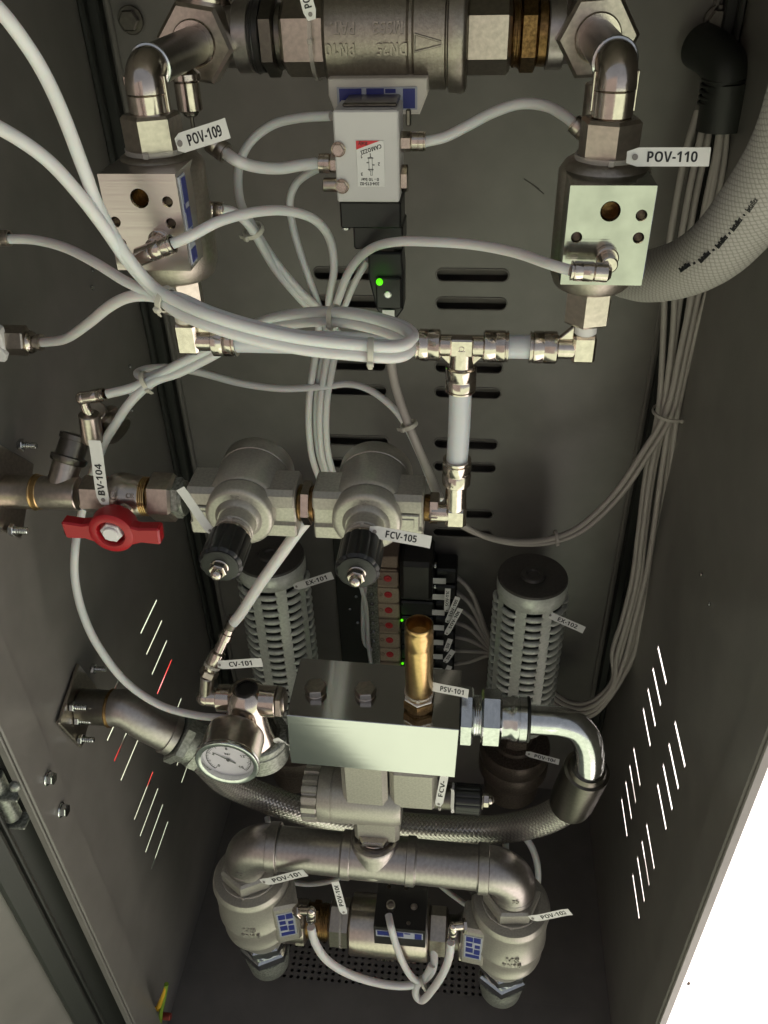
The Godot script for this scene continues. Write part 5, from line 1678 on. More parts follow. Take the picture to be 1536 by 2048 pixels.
# ---------- flow valve under the block and the bottom pipework ----------
func bottom() -> void:
	var X := Vector3.RIGHT
	var fy := 0.512
	var fz := 0.402
	var fx := -0.012
	var v := thing("flow_valve", "silver grey regulator under the polished block with sideways black knob", "regulator", Vector3(fx, 0.46, fz))
	var m := MB.new()
	var xl := -0.0810
	var xr := 0.0238
	m.lathe(S.fr(Vector3(xl, fy, fz), X), [[0, 0], [0.0345, 0], [0.0350, 0.001], [0.0350, 0.016], [0.0338, 0.0166], [0.0338, 0.018], [0.0345, 0.0186], [0.0335, xr - xl - 0.008], [0.030, xr - xl], [0, xr - xl]], 56)
	m.bx(Vector3(fx - 0.008, 0.572, fz), Vector3(0.056, 0.094, 0.052), 0.006)
	m.bx(Vector3(0.0393, 0.560, fz - 0.001), Vector3(0.058, 0.075, 0.048), 0.006)
	m.bx(Vector3(fx + 0.004, fy - 0.040, fz), Vector3(0.058, 0.045, 0.05), 0.005)
	part("body", m, M.silver_paint, v)
	m = MB.new()
	var pr := PackedVector2Array()
	for i in 96:
		var t := TAU * i / 96.0
		pr.append(Vector2(cos(t), sin(t)) * (0.0355 if fposmod(t / TAU * 16.0, 1.0) < 0.66 else 0.0315))
	var cl := xl - 0.0205
	m.prism(Transform3D(Basis(Vector3.UP, Vector3.BACK, X), Vector3(cl, fy, fz)), pr, 0.020, 0.0012)
	part("ribbed_cap", m, M.silver_paint, v)
	var ky := fy + 0.017
	m = MB.new()
	m.cyl(Vector3(0.0626, ky, fz + 0.004), X, 0.0155, 0.0891 - 0.0626)
	part("neck", m, M.dark_steel, v)
	m = MB.new()
	m.cyl(Vector3(0.0860, ky, fz + 0.004), X, 0.0182, 0.003)
	part("seal_ring", m, M.ptfe, v)
	m = MB.new()
	pr = PackedVector2Array()
	for i in 72:
		var t := TAU * i / 72.0
		pr.append(Vector2(cos(t), sin(t)) * (0.0190 - 0.0009 * pow(maxf(0.0, cos(t * 12.0)), 2.0)))
	m.prism(Transform3D(Basis(Vector3.UP, Vector3.BACK, X), Vector3(0.0891, ky, fz + 0.004)), pr, 0.034, 0.0025)
	part("knob", m, M.black_plastic, v)
	m = MB.new()
	var kn := 0.0891 + 0.034
	m.cyl(Vector3(kn, ky, fz + 0.004), X, 0.0125, 0.002)
	m.hexa(Vector3(kn + 0.002, ky, fz + 0.004), X, 0.0085, 0.0075)
	m.lathe(S.fr(Vector3(kn + 0.0095, ky, fz + 0.004), X), [[0.0055, 0], [0.0055, 0.002], [0.0045, 0.0045], [0.002, 0.006], [0, 0.0062]], 24)
	part("acorn_nut", m, M.nickel, v)
	name_tag("FCV-", Vector3(0.0701, 0.5353, 0.4280), Vector3(0.0788, 0.6182, 0.4250), 0.0098, Vector3(0, 0.3, 1), "white tag FCV reading upwards, cut off by the polished block", Vector3(0.0719, ky, fz + 0.004), X, 0.0158, 0.36, 0.47)
	name_tag("", Vector3(0.0874, 0.5212, 0.4240), Vector3(0.0874, 0.5729, 0.4240), 0.0045, Vector3(-0.6, 0.3, 1), "thin white tie seen edge on beside the sideways black knob")

	# pipe with tee and elbows
	var z := 0.425
	var r := 0.0285
	var lx := -0.188
	var rx := 0.172
	var y := 0.4125
	var along := Vector3(rx - lx, -0.011, 0).normalized()
	var t := thing("pipe_tee", "matt stainless welded tee in the bottom pipe", "pipe fitting", Vector3(fx, y - 0.03, z))
	var t0 := -0.0551
	var t1 := 0.0420
	m = MB.new()
	m.cyl(Vector3(t0, y + 0.0016, z), along, 0.0300, t1 - t0)
	m.cyl(Vector3(t0, y + 0.0016, z), along, 0.0318, 0.012)
	m.cyl(Vector3(t1 - 0.012, y - 0.0010, z), along, 0.0318, 0.012)
	m.lathe(S.fr(Vector3(fx, y, z - 0.008), Vector3.UP), [[0.0385, -0.004], [0.0375, 0.004], [0.0355, 0.014], [0.0325, 0.026], [0.0315, 0.034], [0.030, 0.036], [0.0265, 0.036], [0.0255, 0.030], [0, 0.030]], 48)
	part("body", m, M.steel_pipe, t)
	m = MB.new()
	m.cyl(Vector3(fx, y + 0.030, z - 0.012), Vector3.UP, 0.0245, fy - 0.058 - y - 0.030)
	m.hexa(Vector3(fx, y + 0.042, z - 0.012), Vector3.UP, 0.0275, 0.008)
	part("nipple", m, M.nickel, t)
	for s in 2:
		var ex: float = [lx, rx][s]
		var d := X if s == 0 else -X
		var ye := y + (0.006 if s == 0 else -0.005)
		var e := thing("pipe_elbow", ["matt stainless elbow at the left end of the bottom pipe", "matt stainless elbow at the right end of the bottom pipe"][s], "elbow", Vector3(ex, ye - 0.03, z), "elbows of the bottom pipe")
		m = MB.new()
		m.bend(Vector3(ex, ye, z), -d, Vector3.DOWN, 0.036, 0.0300, 40)
		m.cyl(Vector3(ex, ye, z) + d * 0.034, d, 0.0322, 0.014)
		m.cyl(Vector3(ex, ye - 0.036, z), Vector3.DOWN, 0.0302, 0.010)
		part("bend", m, M.steel_pipe, e)
		letters("embossed_lettering", "SS", 0.007, Transform3D(Basis(), Vector3(ex - d.x * 0.002, ye - 0.022, z + 0.0303)), M.steel_pipe, e, 0.001)
		var p := MB.new()
		var a: float = ex + d.x * 0.048
		var b: float = t0 if s == 0 else t1
		var pa := Vector3(a, y + (0.0045 if s == 0 else -0.0040), z)
		var pb := Vector3(b, y + (0.0017 if s == 0 else -0.0014), z)
		p.cyl(pa, pb - pa, r, pa.distance_to(pb))
		for q in [0.006, 0.994]:
			p.ring(pa.lerp(pb, q), along, r, 0.0012)
		single("steel_pipe", p, M.steel_pipe, ["brushed steel pipe between the left elbow and the bottom tee", "brushed steel pipe between the bottom tee and the right elbow"][s], "pipe", "bottom pipes")
		# upright valve leg
		var l := thing("coaxial_valve", ["upright barrel shaped valve at lower left, tagged POV-101", "upright barrel shaped valve at lower right, tagged POV-102"][s], "valve", Vector3(ex, 0.02, z), "upright barrel valves at the bottom")
		var yt := 0.350 if s == 0 else 0.334
		m = MB.new()
		m.cyl(Vector3(ex, yt + 0.012, z), Vector3.UP, 0.0262, ye - 0.042 - yt - 0.012)
		part("nipple", m, M.nickel_dull, l)
		m = MB.new()
		m.hexa(Vector3(ex, yt + 0.001, z), Vector3.UP, 0.0385, 0.024, Vector3(0.5 if s == 0 else 0.1, 0, 1))
		part("upper_hexagon", m, M.silver_paint, l)
		m = MB.new()
		m.lathe(S.fr(Vector3(ex, yt, z), Vector3.DOWN), [[0, 0], [0.046, 0], [0.050, 0.001], [0.0525, 0.006], [0.0535, 0.010], [0.0520, 0.014], [0.0520, 0.068], [0.0535, 0.071], [0.0535, 0.077], [0.0515, 0.080], [0.0495, 0.110], [0.0510, 0.113], [0.0500, 0.119], [0.0455, 0.124], [0.038, 0.148], [0.034, 0.160], [0, 0.160]], 64)
		part("body", m, M.silver_paint, l)
		m = MB.new()
		m.hexa(Vector3(ex, yt - 0.178, z), Vector3.UP, 0.037, 0.018, Vector3(0.3, 0, 1))
		m.cyl(Vector3(ex, yt - 0.186, z), Vector3.UP, 0.031, 0.009)
		m.hexa(Vector3(ex, yt - 0.206, z), Vector3.UP, 0.0385, 0.02, Vector3(0.5, 0, 1))
		part("lower_nut", m, M.zinc, l)
		m = MB.new()
		m.lathe(S.fr(Vector3(ex, yt - 0.206, z), Vector3.DOWN), [[0, 0], [0.0345, 0], [0.0345, 0.012], [0.0325, 0.014], [0.0335, 0.020], [0.031, 0.044], [0.022, 0.062], [0, 0.064]], 48)
		part("tail", m, M.zinc_dull, l)
		# pad with nameplate
		var bl: Vector3 = Vector3(ex + 0.046, yt - 0.066, z + 0.014) if s == 0 else Vector3(ex - 0.046, yt - 0.066, z + 0.014)
		var nn: Vector3 = Vector3(0.30, 0, 1).normalized() if s == 0 else Vector3(-0.12, 0, 1).normalized()
		m = MB.new()
		m.box(Transform3D(Basis(Vector3.UP.cross(nn), Vector3.UP, nn), bl), Vector3(0.036, 0.092, 0.045), 0.004)
		var pad := part("label_pad", m, M.silver_paint, l)
		nameplate(pad, bl + nn * 0.0229 + Vector3(0, 0.004, 0), Vector3(0.024, 0.060, 0), nn, Vector3.UP, 2)
		letters("embossed_lettering", "MS", 0.010, Transform3D(Basis(), Vector3(ex + 0.004, yt - 0.055, z + 0.0505)), M.silver_paint, l, 0.006)
		letters("embossed_lettering", "PN16", 0.008, Transform3D(Basis(), Vector3(ex + 0.004, yt - 0.070, z + 0.0505)), M.silver_paint, l, 0.006)
		# side port towards the cross valve
		m = MB.new()
		m.cyl(Vector3(ex, 0.205, z - 0.012), d, 0.031, 0.066)
		m.hexa(Vector3(ex, 0.205, z - 0.012) + d * 0.052, d, 0.033, 0.016, Vector3(0, 0.3, 1))
		part("side_port", m, M.nickel_dull, l)
		m = MB.new()
		m.cyl(Vector3(ex + d.x * 0.050, yt - 0.006, z - 0.015), Vector3.UP, 0.009, 0.03)
		part("vent_plug", m, M.black_oxide, l)
	name_tag("POV-101", Vector3(-0.1618, 0.3913, 0.4630), Vector3(-0.0947, 0.4386, 0.4680), 0.0120, Vector3(0, 0.25, 1), "white tag POV-101 on the hexagon of the lower left barrel valve", Vector3(lx, 0.353, z), Vector3.UP, 0.0386, 0.60)
	name_tag("POV-102", Vector3(0.1927, 0.3596, 0.4630), Vector3(0.2413, 0.3993, 0.4680), 0.0115, Vector3(0, 0.28, 1), "white tag POV-102 on the hexagon of the lower right barrel valve", Vector3(rx, 0.337, z), Vector3.UP, 0.0386, 0.60)

	# cross valve between the legs
	var cz := 0.408
	var cy := 0.204
	var cv := thing("coaxial_valve", "horizontal steel valve with dark drilled plate between the lower barrel valves", "valve", Vector3(0, 0.11, cz))
	var x0 := -0.0550
	var x1 := 0.0598
	m = MB.new()
	m.lathe(S.fr(Vector3(x0, cy, cz), X), [[0, 0], [0.0415, 0], [0.0435, 0.002], [0.0435, x1 - x0 - 0.003], [0.042, x1 - x0], [0, x1 - x0]], 64)
	part("body", m, M.nickel_dull, cv)
	m = MB.new()
	var hl := -0.0877
	m.hexa(Vector3(hl, cy, cz), X, 0.034, x0 - hl, Vector3(0, 0.15, 1))
	part("hex_end", m, M.nickel_dull, cv)
	m = MB.new()
	var hr := 0.0883
	m.hexa(Vector3(x1, cy, cz), X, 0.034, hr - x1, Vector3(0, 0.15, 1))
	part("hex_end", m, M.nickel_dull, cv)
	letters("embossed_lettering", "DN25 PN16", 0.008, Transform3D(Basis(Vector3.LEFT, Vector3(0, -1, 0), Vector3(0, 0, 1)), Vector3((x0 + x1) / 2 + 0.012, cy - 0.018, cz + 0.0392)), M.nickel_dull, cv, 0.002)
	var pc := CSGBox3D.new()
	pc.name = "drilled_plate"
	var px0 := -0.0144
	var px1 := 0.0572
	pc.size = Vector3(px1 - px0, 0.046, 0.070)
	var pcc := Vector3((px0 + px1) / 2, cy + 0.065, cz + 0.012)
	pc.position = pcc - cv.position
	pc.material = M.black_oxide
	for h in [[-0.020, -0.024, 0.0030], [0.004, -0.024, 0.0030], [-0.012, 0.026, 0.0030], [0.012, 0.026, 0.0030], [0.018, 0.002, 0.0050]]:
		var c := CSGCylinder3D.new()
		c.name = "blind_hole"
		c.operation = CSGShape3D.OPERATION_SUBTRACTION
		c.radius = h[2]
		c.height = 0.02
		c.sides = 20
		c.material = M.nickel_dull
		c.position = Vector3(h[0], 0.023, h[1])
		pc.add_child(c, true)
	cv.add_child(pc, true)
	nameplate(cv, pcc + Vector3(0, 0.008, 0.0356), Vector3(px1 - px0 - 0.006, 0.016, 0), Vector3.BACK, Vector3.UP, 1)
	for s in 2:
		var b := thing("brass_bushing", ["dark brass bushing left of the horizontal bottom valve", "dark brass bushing right of the horizontal bottom valve"][s], "fitting", Vector3([hl, hr][s], cy, cz))
		m = MB.new()
		if s == 0:
			m.cyl(Vector3(lx + 0.066, 0.205, cz + 0.002), X, 0.0255, hl - lx - 0.066)
			m.hexa(Vector3(hl - 0.026, 0.205, cz + 0.002), X, 0.029, 0.012)
			for k in 3:
				m.ring(Vector3(hl - 0.010 + k * 0.003, 0.205, cz + 0.002), X, 0.0255, 0.0012)
		else:
			m.cyl(Vector3(hr, 0.205, cz + 0.002), X, 0.0255, rx - 0.066 - hr)
		part("bushing", m, M.brass_dark if s == 0 else M.dark_steel, b)
	name_tag("POV-106", Vector3(-0.0537, 0.3131, 0.4550), Vector3(-0.0655, 0.3734, 0.4400), 0.0105, Vector3(0, 0.55, 1), "white tag POV-106 reading upwards left of the dark drilled plate", Vector3(-0.0680, cy, cz), X, 0.0345, 0.62)
	var dr := MB.new()
	dr.ball(Vector3(-0.1099, 0.1609, 0.4500), 0.004)
	# push-in elbows and their thin lines
	var f := thing("push_in_elbow", "small nickel push-in elbow beside the lower left barrel valve", "fitting", Vector3(-0.0947, 0.3241, 0.4700))
	m = MB.new()
	var q0 := Vector3(-0.1192, 0.3396, 0.4680)
	var q1 := Vector3(-0.0943, 0.3511, 0.4720)
	m.cyl(q0, q1 - q0, 0.0058, q0.distance_to(q1))
	m.hexa(q0 + (q1 - q0) * 0.15, q1 - q0, 0.0095, 0.007)
	m.ball(q1, 0.0066)
	socket(m, q1, Vector3(-0.0974, 0.3116, 0.4720) - q1, 0.0066, 0.024)
	part("barrel", m, M.nickel, f)
	f = thing("push_in_elbow", "small nickel push-in elbow beside the lower right barrel valve", "fitting", Vector3(0.0909, 0.3299, 0.4700))
	m = MB.new()
	q0 = Vector3(0.1117, 0.3413, 0.4680)
	q1 = Vector3(0.0947, 0.3435, 0.4720)
	m.cyl(q0, q1 - q0, 0.0055, q0.distance_to(q1))
	m.hexa(q0, q1 - q0, 0.0095, 0.005)
	m.ball(q1, 0.0062)
	socket(m, q1, Vector3(0.0937, 0.2999, 0.4720) - q1, 0.0064, 0.026)
	part("barrel", m, M.nickel, f)
	f = thing("push_in_fitting", "small push-in fitting standing in the dark drilled plate", "fitting", Vector3(0.0030, 0.2526, 0.4200))
	m = MB.new()
	socket(m, Vector3(pcc.x - 0.014, pcc.y + 0.023, pcc.z + 0.006), Vector3(0, 1, 0.25), 0.0062, 0.016)
	part("barrel", m, M.nickel_dull, f)

# ---------- thin tubes ----------
func line(pts: Array, r: float, label: String, group := "thin white air tubes", called := "air_tube", m := "tube") -> void:
	var b := MB.new()
	b.tube(pts, r, 14, 8)
	single(called, b, M[m], label, "tube" if called == "air_tube" else "cable", group)

func shifted(pts: Array, d: Vector3) -> Array:
	var out := []
	for p in pts:
		out.append(p + d)
	return out

func tie(at: Vector3, d: Vector3, r: float, label: String, m := "tie") -> void:
	var b := MB.new()
	b.lathe(S.fr(at - d.normalized() * 0.0022, d), [[r, 0], [r + 0.0013, 0.0003], [r + 0.0013, 0.0041], [r, 0.0044]], 24)
	var t := S.fr(at, d)
	b.box(Transform3D(t.basis.rotated(d.normalized(), 0.7), at + (t.basis.rotated(d.normalized(), 0.7)).z * (r + 0.002)), Vector3(0.0050, 0.0048, 0.0034), 0.0008)
	b.box(Transform3D(t.basis.rotated(d.normalized(), 0.7), at + (t.basis.rotated(d.normalized(), 0.7)) * Vector3(0.0045, 0, r + 0.0022)), Vector3(0.006, 0.0034, 0.0010), 0.0004)
	single("cable_tie", b, M[m], label, "cable tie", "cable ties")

func tubes() -> void:
	var loop := [Vector3(-0.1137, 1.2154, 0.5120), Vector3(-0.0880, 1.2093, 0.5220), Vector3(-0.0575, 1.1998, 0.5220), Vector3(-0.0254, 1.1909, 0.5170), Vector3(0.0080, 1.1843, 0.5100), Vector3(0.0348, 1.1784, 0.5000), Vector3(0.0451, 1.1784, 0.4880), Vector3(0.0401, 1.1775, 0.4700), Vector3(0.0233, 1.1751, 0.4500), Vector3(-0.0011, 1.1718, 0.4300), Vector3(-0.0293, 1.1632, 0.4050), Vector3(-0.0577, 1.1546, 0.3900), Vector3(-0.0852, 1.1470, 0.3850), Vector3(-0.1137, 1.1332, 0.3830), Vector3(-0.1397, 1.1189, 0.3850), Vector3(-0.1683, 1.1052, 0.3880)]
	var a := [Vector3(-0.1770, 1.4004, 0.5450), Vector3(-0.1675, 1.3849, 0.5400), Vector3(-0.1618, 1.3630, 0.5300), Vector3(-0.1574, 1.3387, 0.5250), Vector3(-0.1540, 1.3039, 0.5200), Vector3(-0.1525, 1.2808, 0.5150), Vector3(-0.1437, 1.2515, 0.5120), Vector3(-0.1311, 1.2270, 0.5080)]
	a.append_array(shifted(loop, Vector3(0, 0.0036, 0.0030)))
	a.append_array([Vector3(-0.1939, 1.0948, 0.3930), Vector3(-0.2139, 1.0873, 0.3970), Vector3(-0.2363, 1.0822, 0.4000)])
	line(a, 0.0042, "air tube from the top left corner looping back to the elbow above BV-104")
	var b := [Vector3(-0.1976, 1.3364, 0.5400), Vector3(-0.1822, 1.3245, 0.5350), Vector3(-0.1697, 1.3107, 0.5300), Vector3(-0.1592, 1.2918, 0.5250), Vector3(-0.1509, 1.2697, 0.5180), Vector3(-0.1427, 1.2435, 0.5100), Vector3(-0.1309, 1.2227, 0.5060)]
	b.append_array(shifted(loop, Vector3(0, -0.0040, 0.0036)))
	b.append_array([Vector3(-0.1931, 1.0928, 0.3950), Vector3(-0.2154, 1.0752, 0.4000), Vector3(-0.2360, 1.0501, 0.4000), Vector3(-0.2557, 1.0236, 0.3950), Vector3(-0.2865, 0.9706, 0.3850), Vector3(-0.3006, 0.9311, 0.4000), Vector3(-0.3039, 0.9104, 0.4150), Vector3(-0.3078, 0.8786, 0.4250), Vector3(-0.3046, 0.8427, 0.4350), Vector3(-0.2937, 0.8050, 0.4440), Vector3(-0.2715, 0.7579, 0.4500), Vector3(-0.2379, 0.7245, 0.4520), Vector3(-0.1985, 0.7084, 0.4500), Vector3(-0.1657, 0.7038, 0.4470)])
	line(b, 0.0042, "air tube from the upper left edge, looping, ending at the small regulator")
	var c := [Vector3(-0.2748, 1.2278, 0.4200), Vector3(-0.2481, 1.2305, 0.4300), Vector3(-0.2126, 1.2334, 0.4550), Vector3(-0.1801, 1.2314, 0.4800), Vector3(-0.1542, 1.2239, 0.4950), Vector3(-0.1317, 1.2180, 0.5030)]
	c.append_array(shifted(loop, Vector3(0.0015, 0.002, -0.0045)))
	c.append_array([Vector3(-0.1987, 1.0941, 0.3860), Vector3(-0.2095, 1.0922, 0.3830), Vector3(-0.2143, 1.0916, 0.3750), Vector3(-0.2065, 1.0909, 0.3650), Vector3(-0.1909, 1.0843, 0.3500), Vector3(-0.1705, 1.0727, 0.3350), Vector3(-0.1388, 1.0520, 0.3150), Vector3(-0.1028, 1.0391, 0.3000), Vector3(-0.0646, 1.0340, 0.2850), Vector3(-0.0342, 1.0357, 0.2800), Vector3(-0.0087, 1.0261, 0.2800), Vector3(0.0173, 1.0028, 0.2850), Vector3(0.0380, 0.9684, 0.3000), Vector3(0.0514, 0.9545, 0.3300), Vector3(0.0625, 0.9582, 0.3700)])
	line(c, 0.0037, "thin air tube from the left edge fitting, looping, then arching to the lower elbow")
	var d := [Vector3(-0.2956, 1.1217, 0.3800), Vector3(-0.2620, 1.1349, 0.4000), Vector3(-0.2177, 1.1669, 0.4400), Vector3(-0.1788, 1.1970, 0.4750), Vector3(-0.1522, 1.2127, 0.4950), Vector3(-0.1307, 1.2158, 0.5030)]
	d.append_array(shifted(loop, Vector3(-0.002, -0.0052, -0.0036)))
	d.append_array([Vector3(-0.1940, 1.0932, 0.3840), Vector3(-0.2116, 1.0836, 0.3820), Vector3(-0.2226, 1.0730, 0.3800)])
	line(d, 0.0041, "white air tube from the green grey wall fitting, bending up into the tied bundle")
	tie(Vector3(-0.1225, 1.2165, 0.5080), Vector3(-0.0892, 1.2052, 0.5200) - Vector3(-0.1225, 1.2165, 0.5080), 0.0080, "pale cable tie on the tube bundle below POV-109")
	tie(Vector3(0.0186, 1.1815, 0.5090), Vector3(1, -0.05, -0.1), 0.0082, "pale cable tie at the front of the tube loop")
	tie(Vector3(-0.0232, 1.1645, 0.4100), Vector3(1, 0.0, 0.4), 0.0082, "pale cable tie at the back of the tube loop")
	tie(Vector3(-0.2008, 1.0921, 0.3920), Vector3(-0.1683, 1.1052, 0.3880) - Vector3(-0.2008, 1.0921, 0.3920), 0.0078, "pale cable tie on the bundle above BV-104")

	# tubes of the upper valves that run down to the solenoid bank
	var down := [Vector3(-0.0517, 1.1014, 0.3050), Vector3(-0.0618, 1.0613, 0.2900), Vector3(-0.0731, 1.0133, 0.2750), Vector3(-0.0795, 0.9614, 0.2600), Vector3(-0.0788, 0.9156, 0.2500), Vector3(-0.0733, 0.8236, 0.2000), Vector3(-0.0591, 0.7206, 0.1500), Vector3(-0.0583, 0.6140, 0.1000)]
	var e := [Vector3(-0.1076, 1.2457, 0.4000), Vector3(-0.1006, 1.2405, 0.3900), Vector3(-0.0947, 1.2298, 0.3800), Vector3(-0.0906, 1.2155, 0.3700), Vector3(-0.0818, 1.1799, 0.3500), Vector3(-0.0674, 1.1466, 0.3300), Vector3(-0.0570, 1.1237, 0.3150)]
	e.append_array(shifted(down, Vector3(-0.006, 0, 0.002)))
	e.append_array([Vector3(-0.0612, 0.5349, 0.0750), Vector3(-0.0633, 0.4313, 0.0550), Vector3(-0.0595, 0.3598, 0.0500)])
	line(e, 0.0036, "white air tube from the side fitting of POV-109 down towards the solenoid bank")
	var f := [Vector3(-0.0271, 1.3005, 0.3450), Vector3(-0.0536, 1.2973, 0.3350), Vector3(-0.0774, 1.2913, 0.3300), Vector3(-0.0974, 1.2782, 0.3300), Vector3(-0.1076, 1.2602, 0.3350), Vector3(-0.1059, 1.2384, 0.3500), Vector3(-0.0939, 1.2220, 0.3650), Vector3(-0.0822, 1.1894, 0.3520), Vector3(-0.0665, 1.1565, 0.3350), Vector3(-0.0519, 1.1308, 0.3200)]
	f.append_array(shifted(down, Vector3(0.001, 0, -0.004)))
	f.append_array([Vector3(-0.0668, 0.5299, 0.0700), Vector3(-0.0710, 0.4394, 0.0520), Vector3(-0.0606, 0.4126, 0.0480)])
	line(f, 0.0036, "white air tube curving in a wide arc left of the grey solenoid valve")
	tie(Vector3(-0.0930, 1.2190, 0.3670), Vector3(-0.0818, 1.1799, 0.3500) - Vector3(-0.0930, 1.2190, 0.3670), 0.0078, "yellowish cable tie right of the valve tagged POV-109")
	line([Vector3(-0.1030, 1.2854, 0.3900), Vector3(-0.0900, 1.2806, 0.4000), Vector3(-0.0792, 1.2727, 0.3850), Vector3(-0.0654, 1.2680, 0.3700), Vector3(-0.0515, 1.2678, 0.3600), Vector3(-0.0405, 1.2669, 0.3500)], 0.0044, "short milky air tube into the left port of the grey solenoid valve")
	var g := [Vector3(-0.0322, 1.2645, 0.3450), Vector3(-0.0498, 1.2550, 0.3300), Vector3(-0.0640, 1.2438, 0.3220), Vector3(-0.0710, 1.2281, 0.3200), Vector3(-0.0697, 1.2039, 0.3200), Vector3(-0.0619, 1.1693, 0.3200), Vector3(-0.0535, 1.1336, 0.3150)]
	g.append_array(shifted(down, Vector3(0.006, 0, 0.003)))
	line(g, 0.0033, "thin grey white air tube behind the loop, straight down from the grey solenoid valve")
	var h := [Vector3(-0.1152, 1.2505, 0.4960), Vector3(-0.1014, 1.2553, 0.4920), Vector3(-0.0848, 1.2611, 0.4800), Vector3(-0.0665, 1.2598, 0.4550), Vector3(-0.0512, 1.2503, 0.4200), Vector3(-0.0378, 1.2332, 0.3850), Vector3(-0.0322, 1.2078, 0.3550), Vector3(-0.0339, 1.1751, 0.3350), Vector3(-0.0431, 1.1368, 0.3200)]
	h.append_array(shifted(down, Vector3(0.010, 0, -0.003)))
	line(h, 0.0036, "white air tube arching from the plate fitting of POV-109 over to the centre")
	var k := [Vector3(0.1508, 1.2355, 0.4960), Vector3(0.1362, 1.2361, 0.4850), Vector3(0.1155, 1.2347, 0.4600), Vector3(0.0878, 1.2314, 0.4350), Vector3(0.0580, 1.2277, 0.4180), Vector3(0.0263, 1.2215, 0.4000), Vector3(0.0027, 1.2066, 0.3750), Vector3(-0.0175, 1.1807, 0.3500), Vector3(-0.0328, 1.1457, 0.3300), Vector3(-0.0434, 1.1151, 0.3150)]
	k.append_array(shifted(down, Vector3(0.013, 0.0, 0.001)))
	line(k, 0.0036, "white air tube arching from the plate fitting of POV-110 across the black coil")
	line([Vector3(-0.0017, 1.1896, 0.3500), Vector3(-0.0149, 1.1664, 0.3350), Vector3(-0.0280, 1.1378, 0.3220), Vector3(-0.0387, 1.1152, 0.3150), Vector3(-0.0498, 1.0825, 0.3000)], 0.0030, "thin dim air tube behind the black connector plug")
	line([Vector3(0.0452, 1.2824, 0.3490), Vector3(0.0614, 1.2857, 0.3480), Vector3(0.0783, 1.2929, 0.3450), Vector3(0.0969, 1.3014, 0.3420), Vector3(0.1172, 1.3075, 0.3420), Vector3(0.1362, 1.3074, 0.3500), Vector3(0.1494, 1.3033, 0.3650), Vector3(0.1573, 1.2986, 0.3720)], 0.0040, "milky air tube from the right port of the grey solenoid valve to POV-110")
	line([Vector3(0.0140, 1.1349, 0.3450), Vector3(0.0148, 1.1052, 0.3450), Vector3(0.0179, 1.0750, 0.3450), Vector3(0.0268, 1.0404, 0.3450), Vector3(0.0398, 0.9993, 0.3400), Vector3(0.0534, 0.9710, 0.3500), Vector3(0.0635, 0.9583, 0.3700)], 0.0042, "grey cable from the black connector plug down to the lower elbow", "grey cables", "plug_cable", "cable")
	tie(Vector3(0.0312, 1.0256, 0.3420), Vector3(0.0534, 0.9710, 0.3500) - Vector3(0.0268, 1.0404, 0.3450), 0.0074, "grey cable tie where the plug cable meets a thin tube")
	line([Vector3(-0.0580, 0.9671, 0.4200), Vector3(-0.0684, 0.9542, 0.4240), Vector3(-0.0878, 0.9258, 0.4280), Vector3(-0.1169, 0.8782, 0.4220), Vector3(-0.1404, 0.8350, 0.4120), Vector3(-0.1562, 0.8089, 0.4040)], 0.0058, "milky tube from between the regulators down to the check valve")
	# side fittings of the upper valves
	var sf := thing("push_in_fitting", "small brass coloured push-in fitting on the right side of POV-109", "fitting", Vector3(-0.1143, 1.2457, 0.4000))
	var m := MB.new()
	socket(m, Vector3(-0.1203, 1.2466, 0.4020), Vector3(-0.1076, 1.2453, 0.4000) - Vector3(-0.1203, 1.2466, 0.4020), 0.0058, 0.0145)
	part("barrel", m, M.nickel, sf)
	sf = thing("push_in_fitting", "dark push-in fitting behind the tag POV-109", "fitting", Vector3(-0.1088, 1.2878, 0.3900))
	m = MB.new()
	socket(m, Vector3(-0.1133, 1.2920, 0.3880), Vector3(-0.1023, 1.2847, 0.3900) - Vector3(-0.1133, 1.2920, 0.3880), 0.0075, 0.0155)
	part("barrel", m, M.nickel_dull, sf)
	sf = thing("push_in_fitting", "dark push-in fitting left of the elbow of POV-110", "fitting", Vector3(0.1621, 1.2952, 0.3750))
	m = MB.new()
	socket(m, Vector3(0.1667, 1.2924, 0.3780), Vector3(0.1565, 1.2993, 0.3720) - Vector3(0.1667, 1.2924, 0.3780), 0.0068, 0.0145)
	part("barrel", m, M.nickel_dull, sf)

	# bottom lines
	line([Vector3(-0.0976, 0.3089, 0.4720), Vector3(-0.0939, 0.2754, 0.4760), Vector3(-0.0809, 0.2354, 0.4780), Vector3(-0.0561, 0.1979, 0.4760), Vector3(-0.0215, 0.1688, 0.4720), Vector3(0.0144, 0.1533, 0.4680), Vector3(0.0433, 0.1505, 0.4620), Vector3(0.0633, 0.1669, 0.4550), Vector3(0.0699, 0.1847, 0.4450), Vector3(0.0674, 0.2051, 0.4300)], 0.0058, "white tube sweeping right from the elbow at the lower left barrel valve")
	line([Vector3(0.0057, 0.3051, 0.4440), Vector3(0.0116, 0.3032, 0.4620), Vector3(0.0183, 0.2537, 0.4620), Vector3(0.0279, 0.2093, 0.4640), Vector3(0.0404, 0.1684, 0.4620), Vector3(0.0564, 0.1549, 0.4600)], 0.0050, "white tube falling from the dark drilled plate")
	line([Vector3(0.0930, 0.3025, 0.4720), Vector3(0.0912, 0.2638, 0.4740), Vector3(0.0825, 0.2119, 0.4740), Vector3(0.0688, 0.1638, 0.4740), Vector3(0.0550, 0.1249, 0.4720), Vector3(0.0451, 0.1297, 0.4680), Vector3(0.0464, 0.1524, 0.4640), Vector3(0.0577, 0.1647, 0.4580), Vector3(0.0673, 0.1872, 0.4500)], 0.0056, "white tube making a small loop left of the lower right barrel valve")
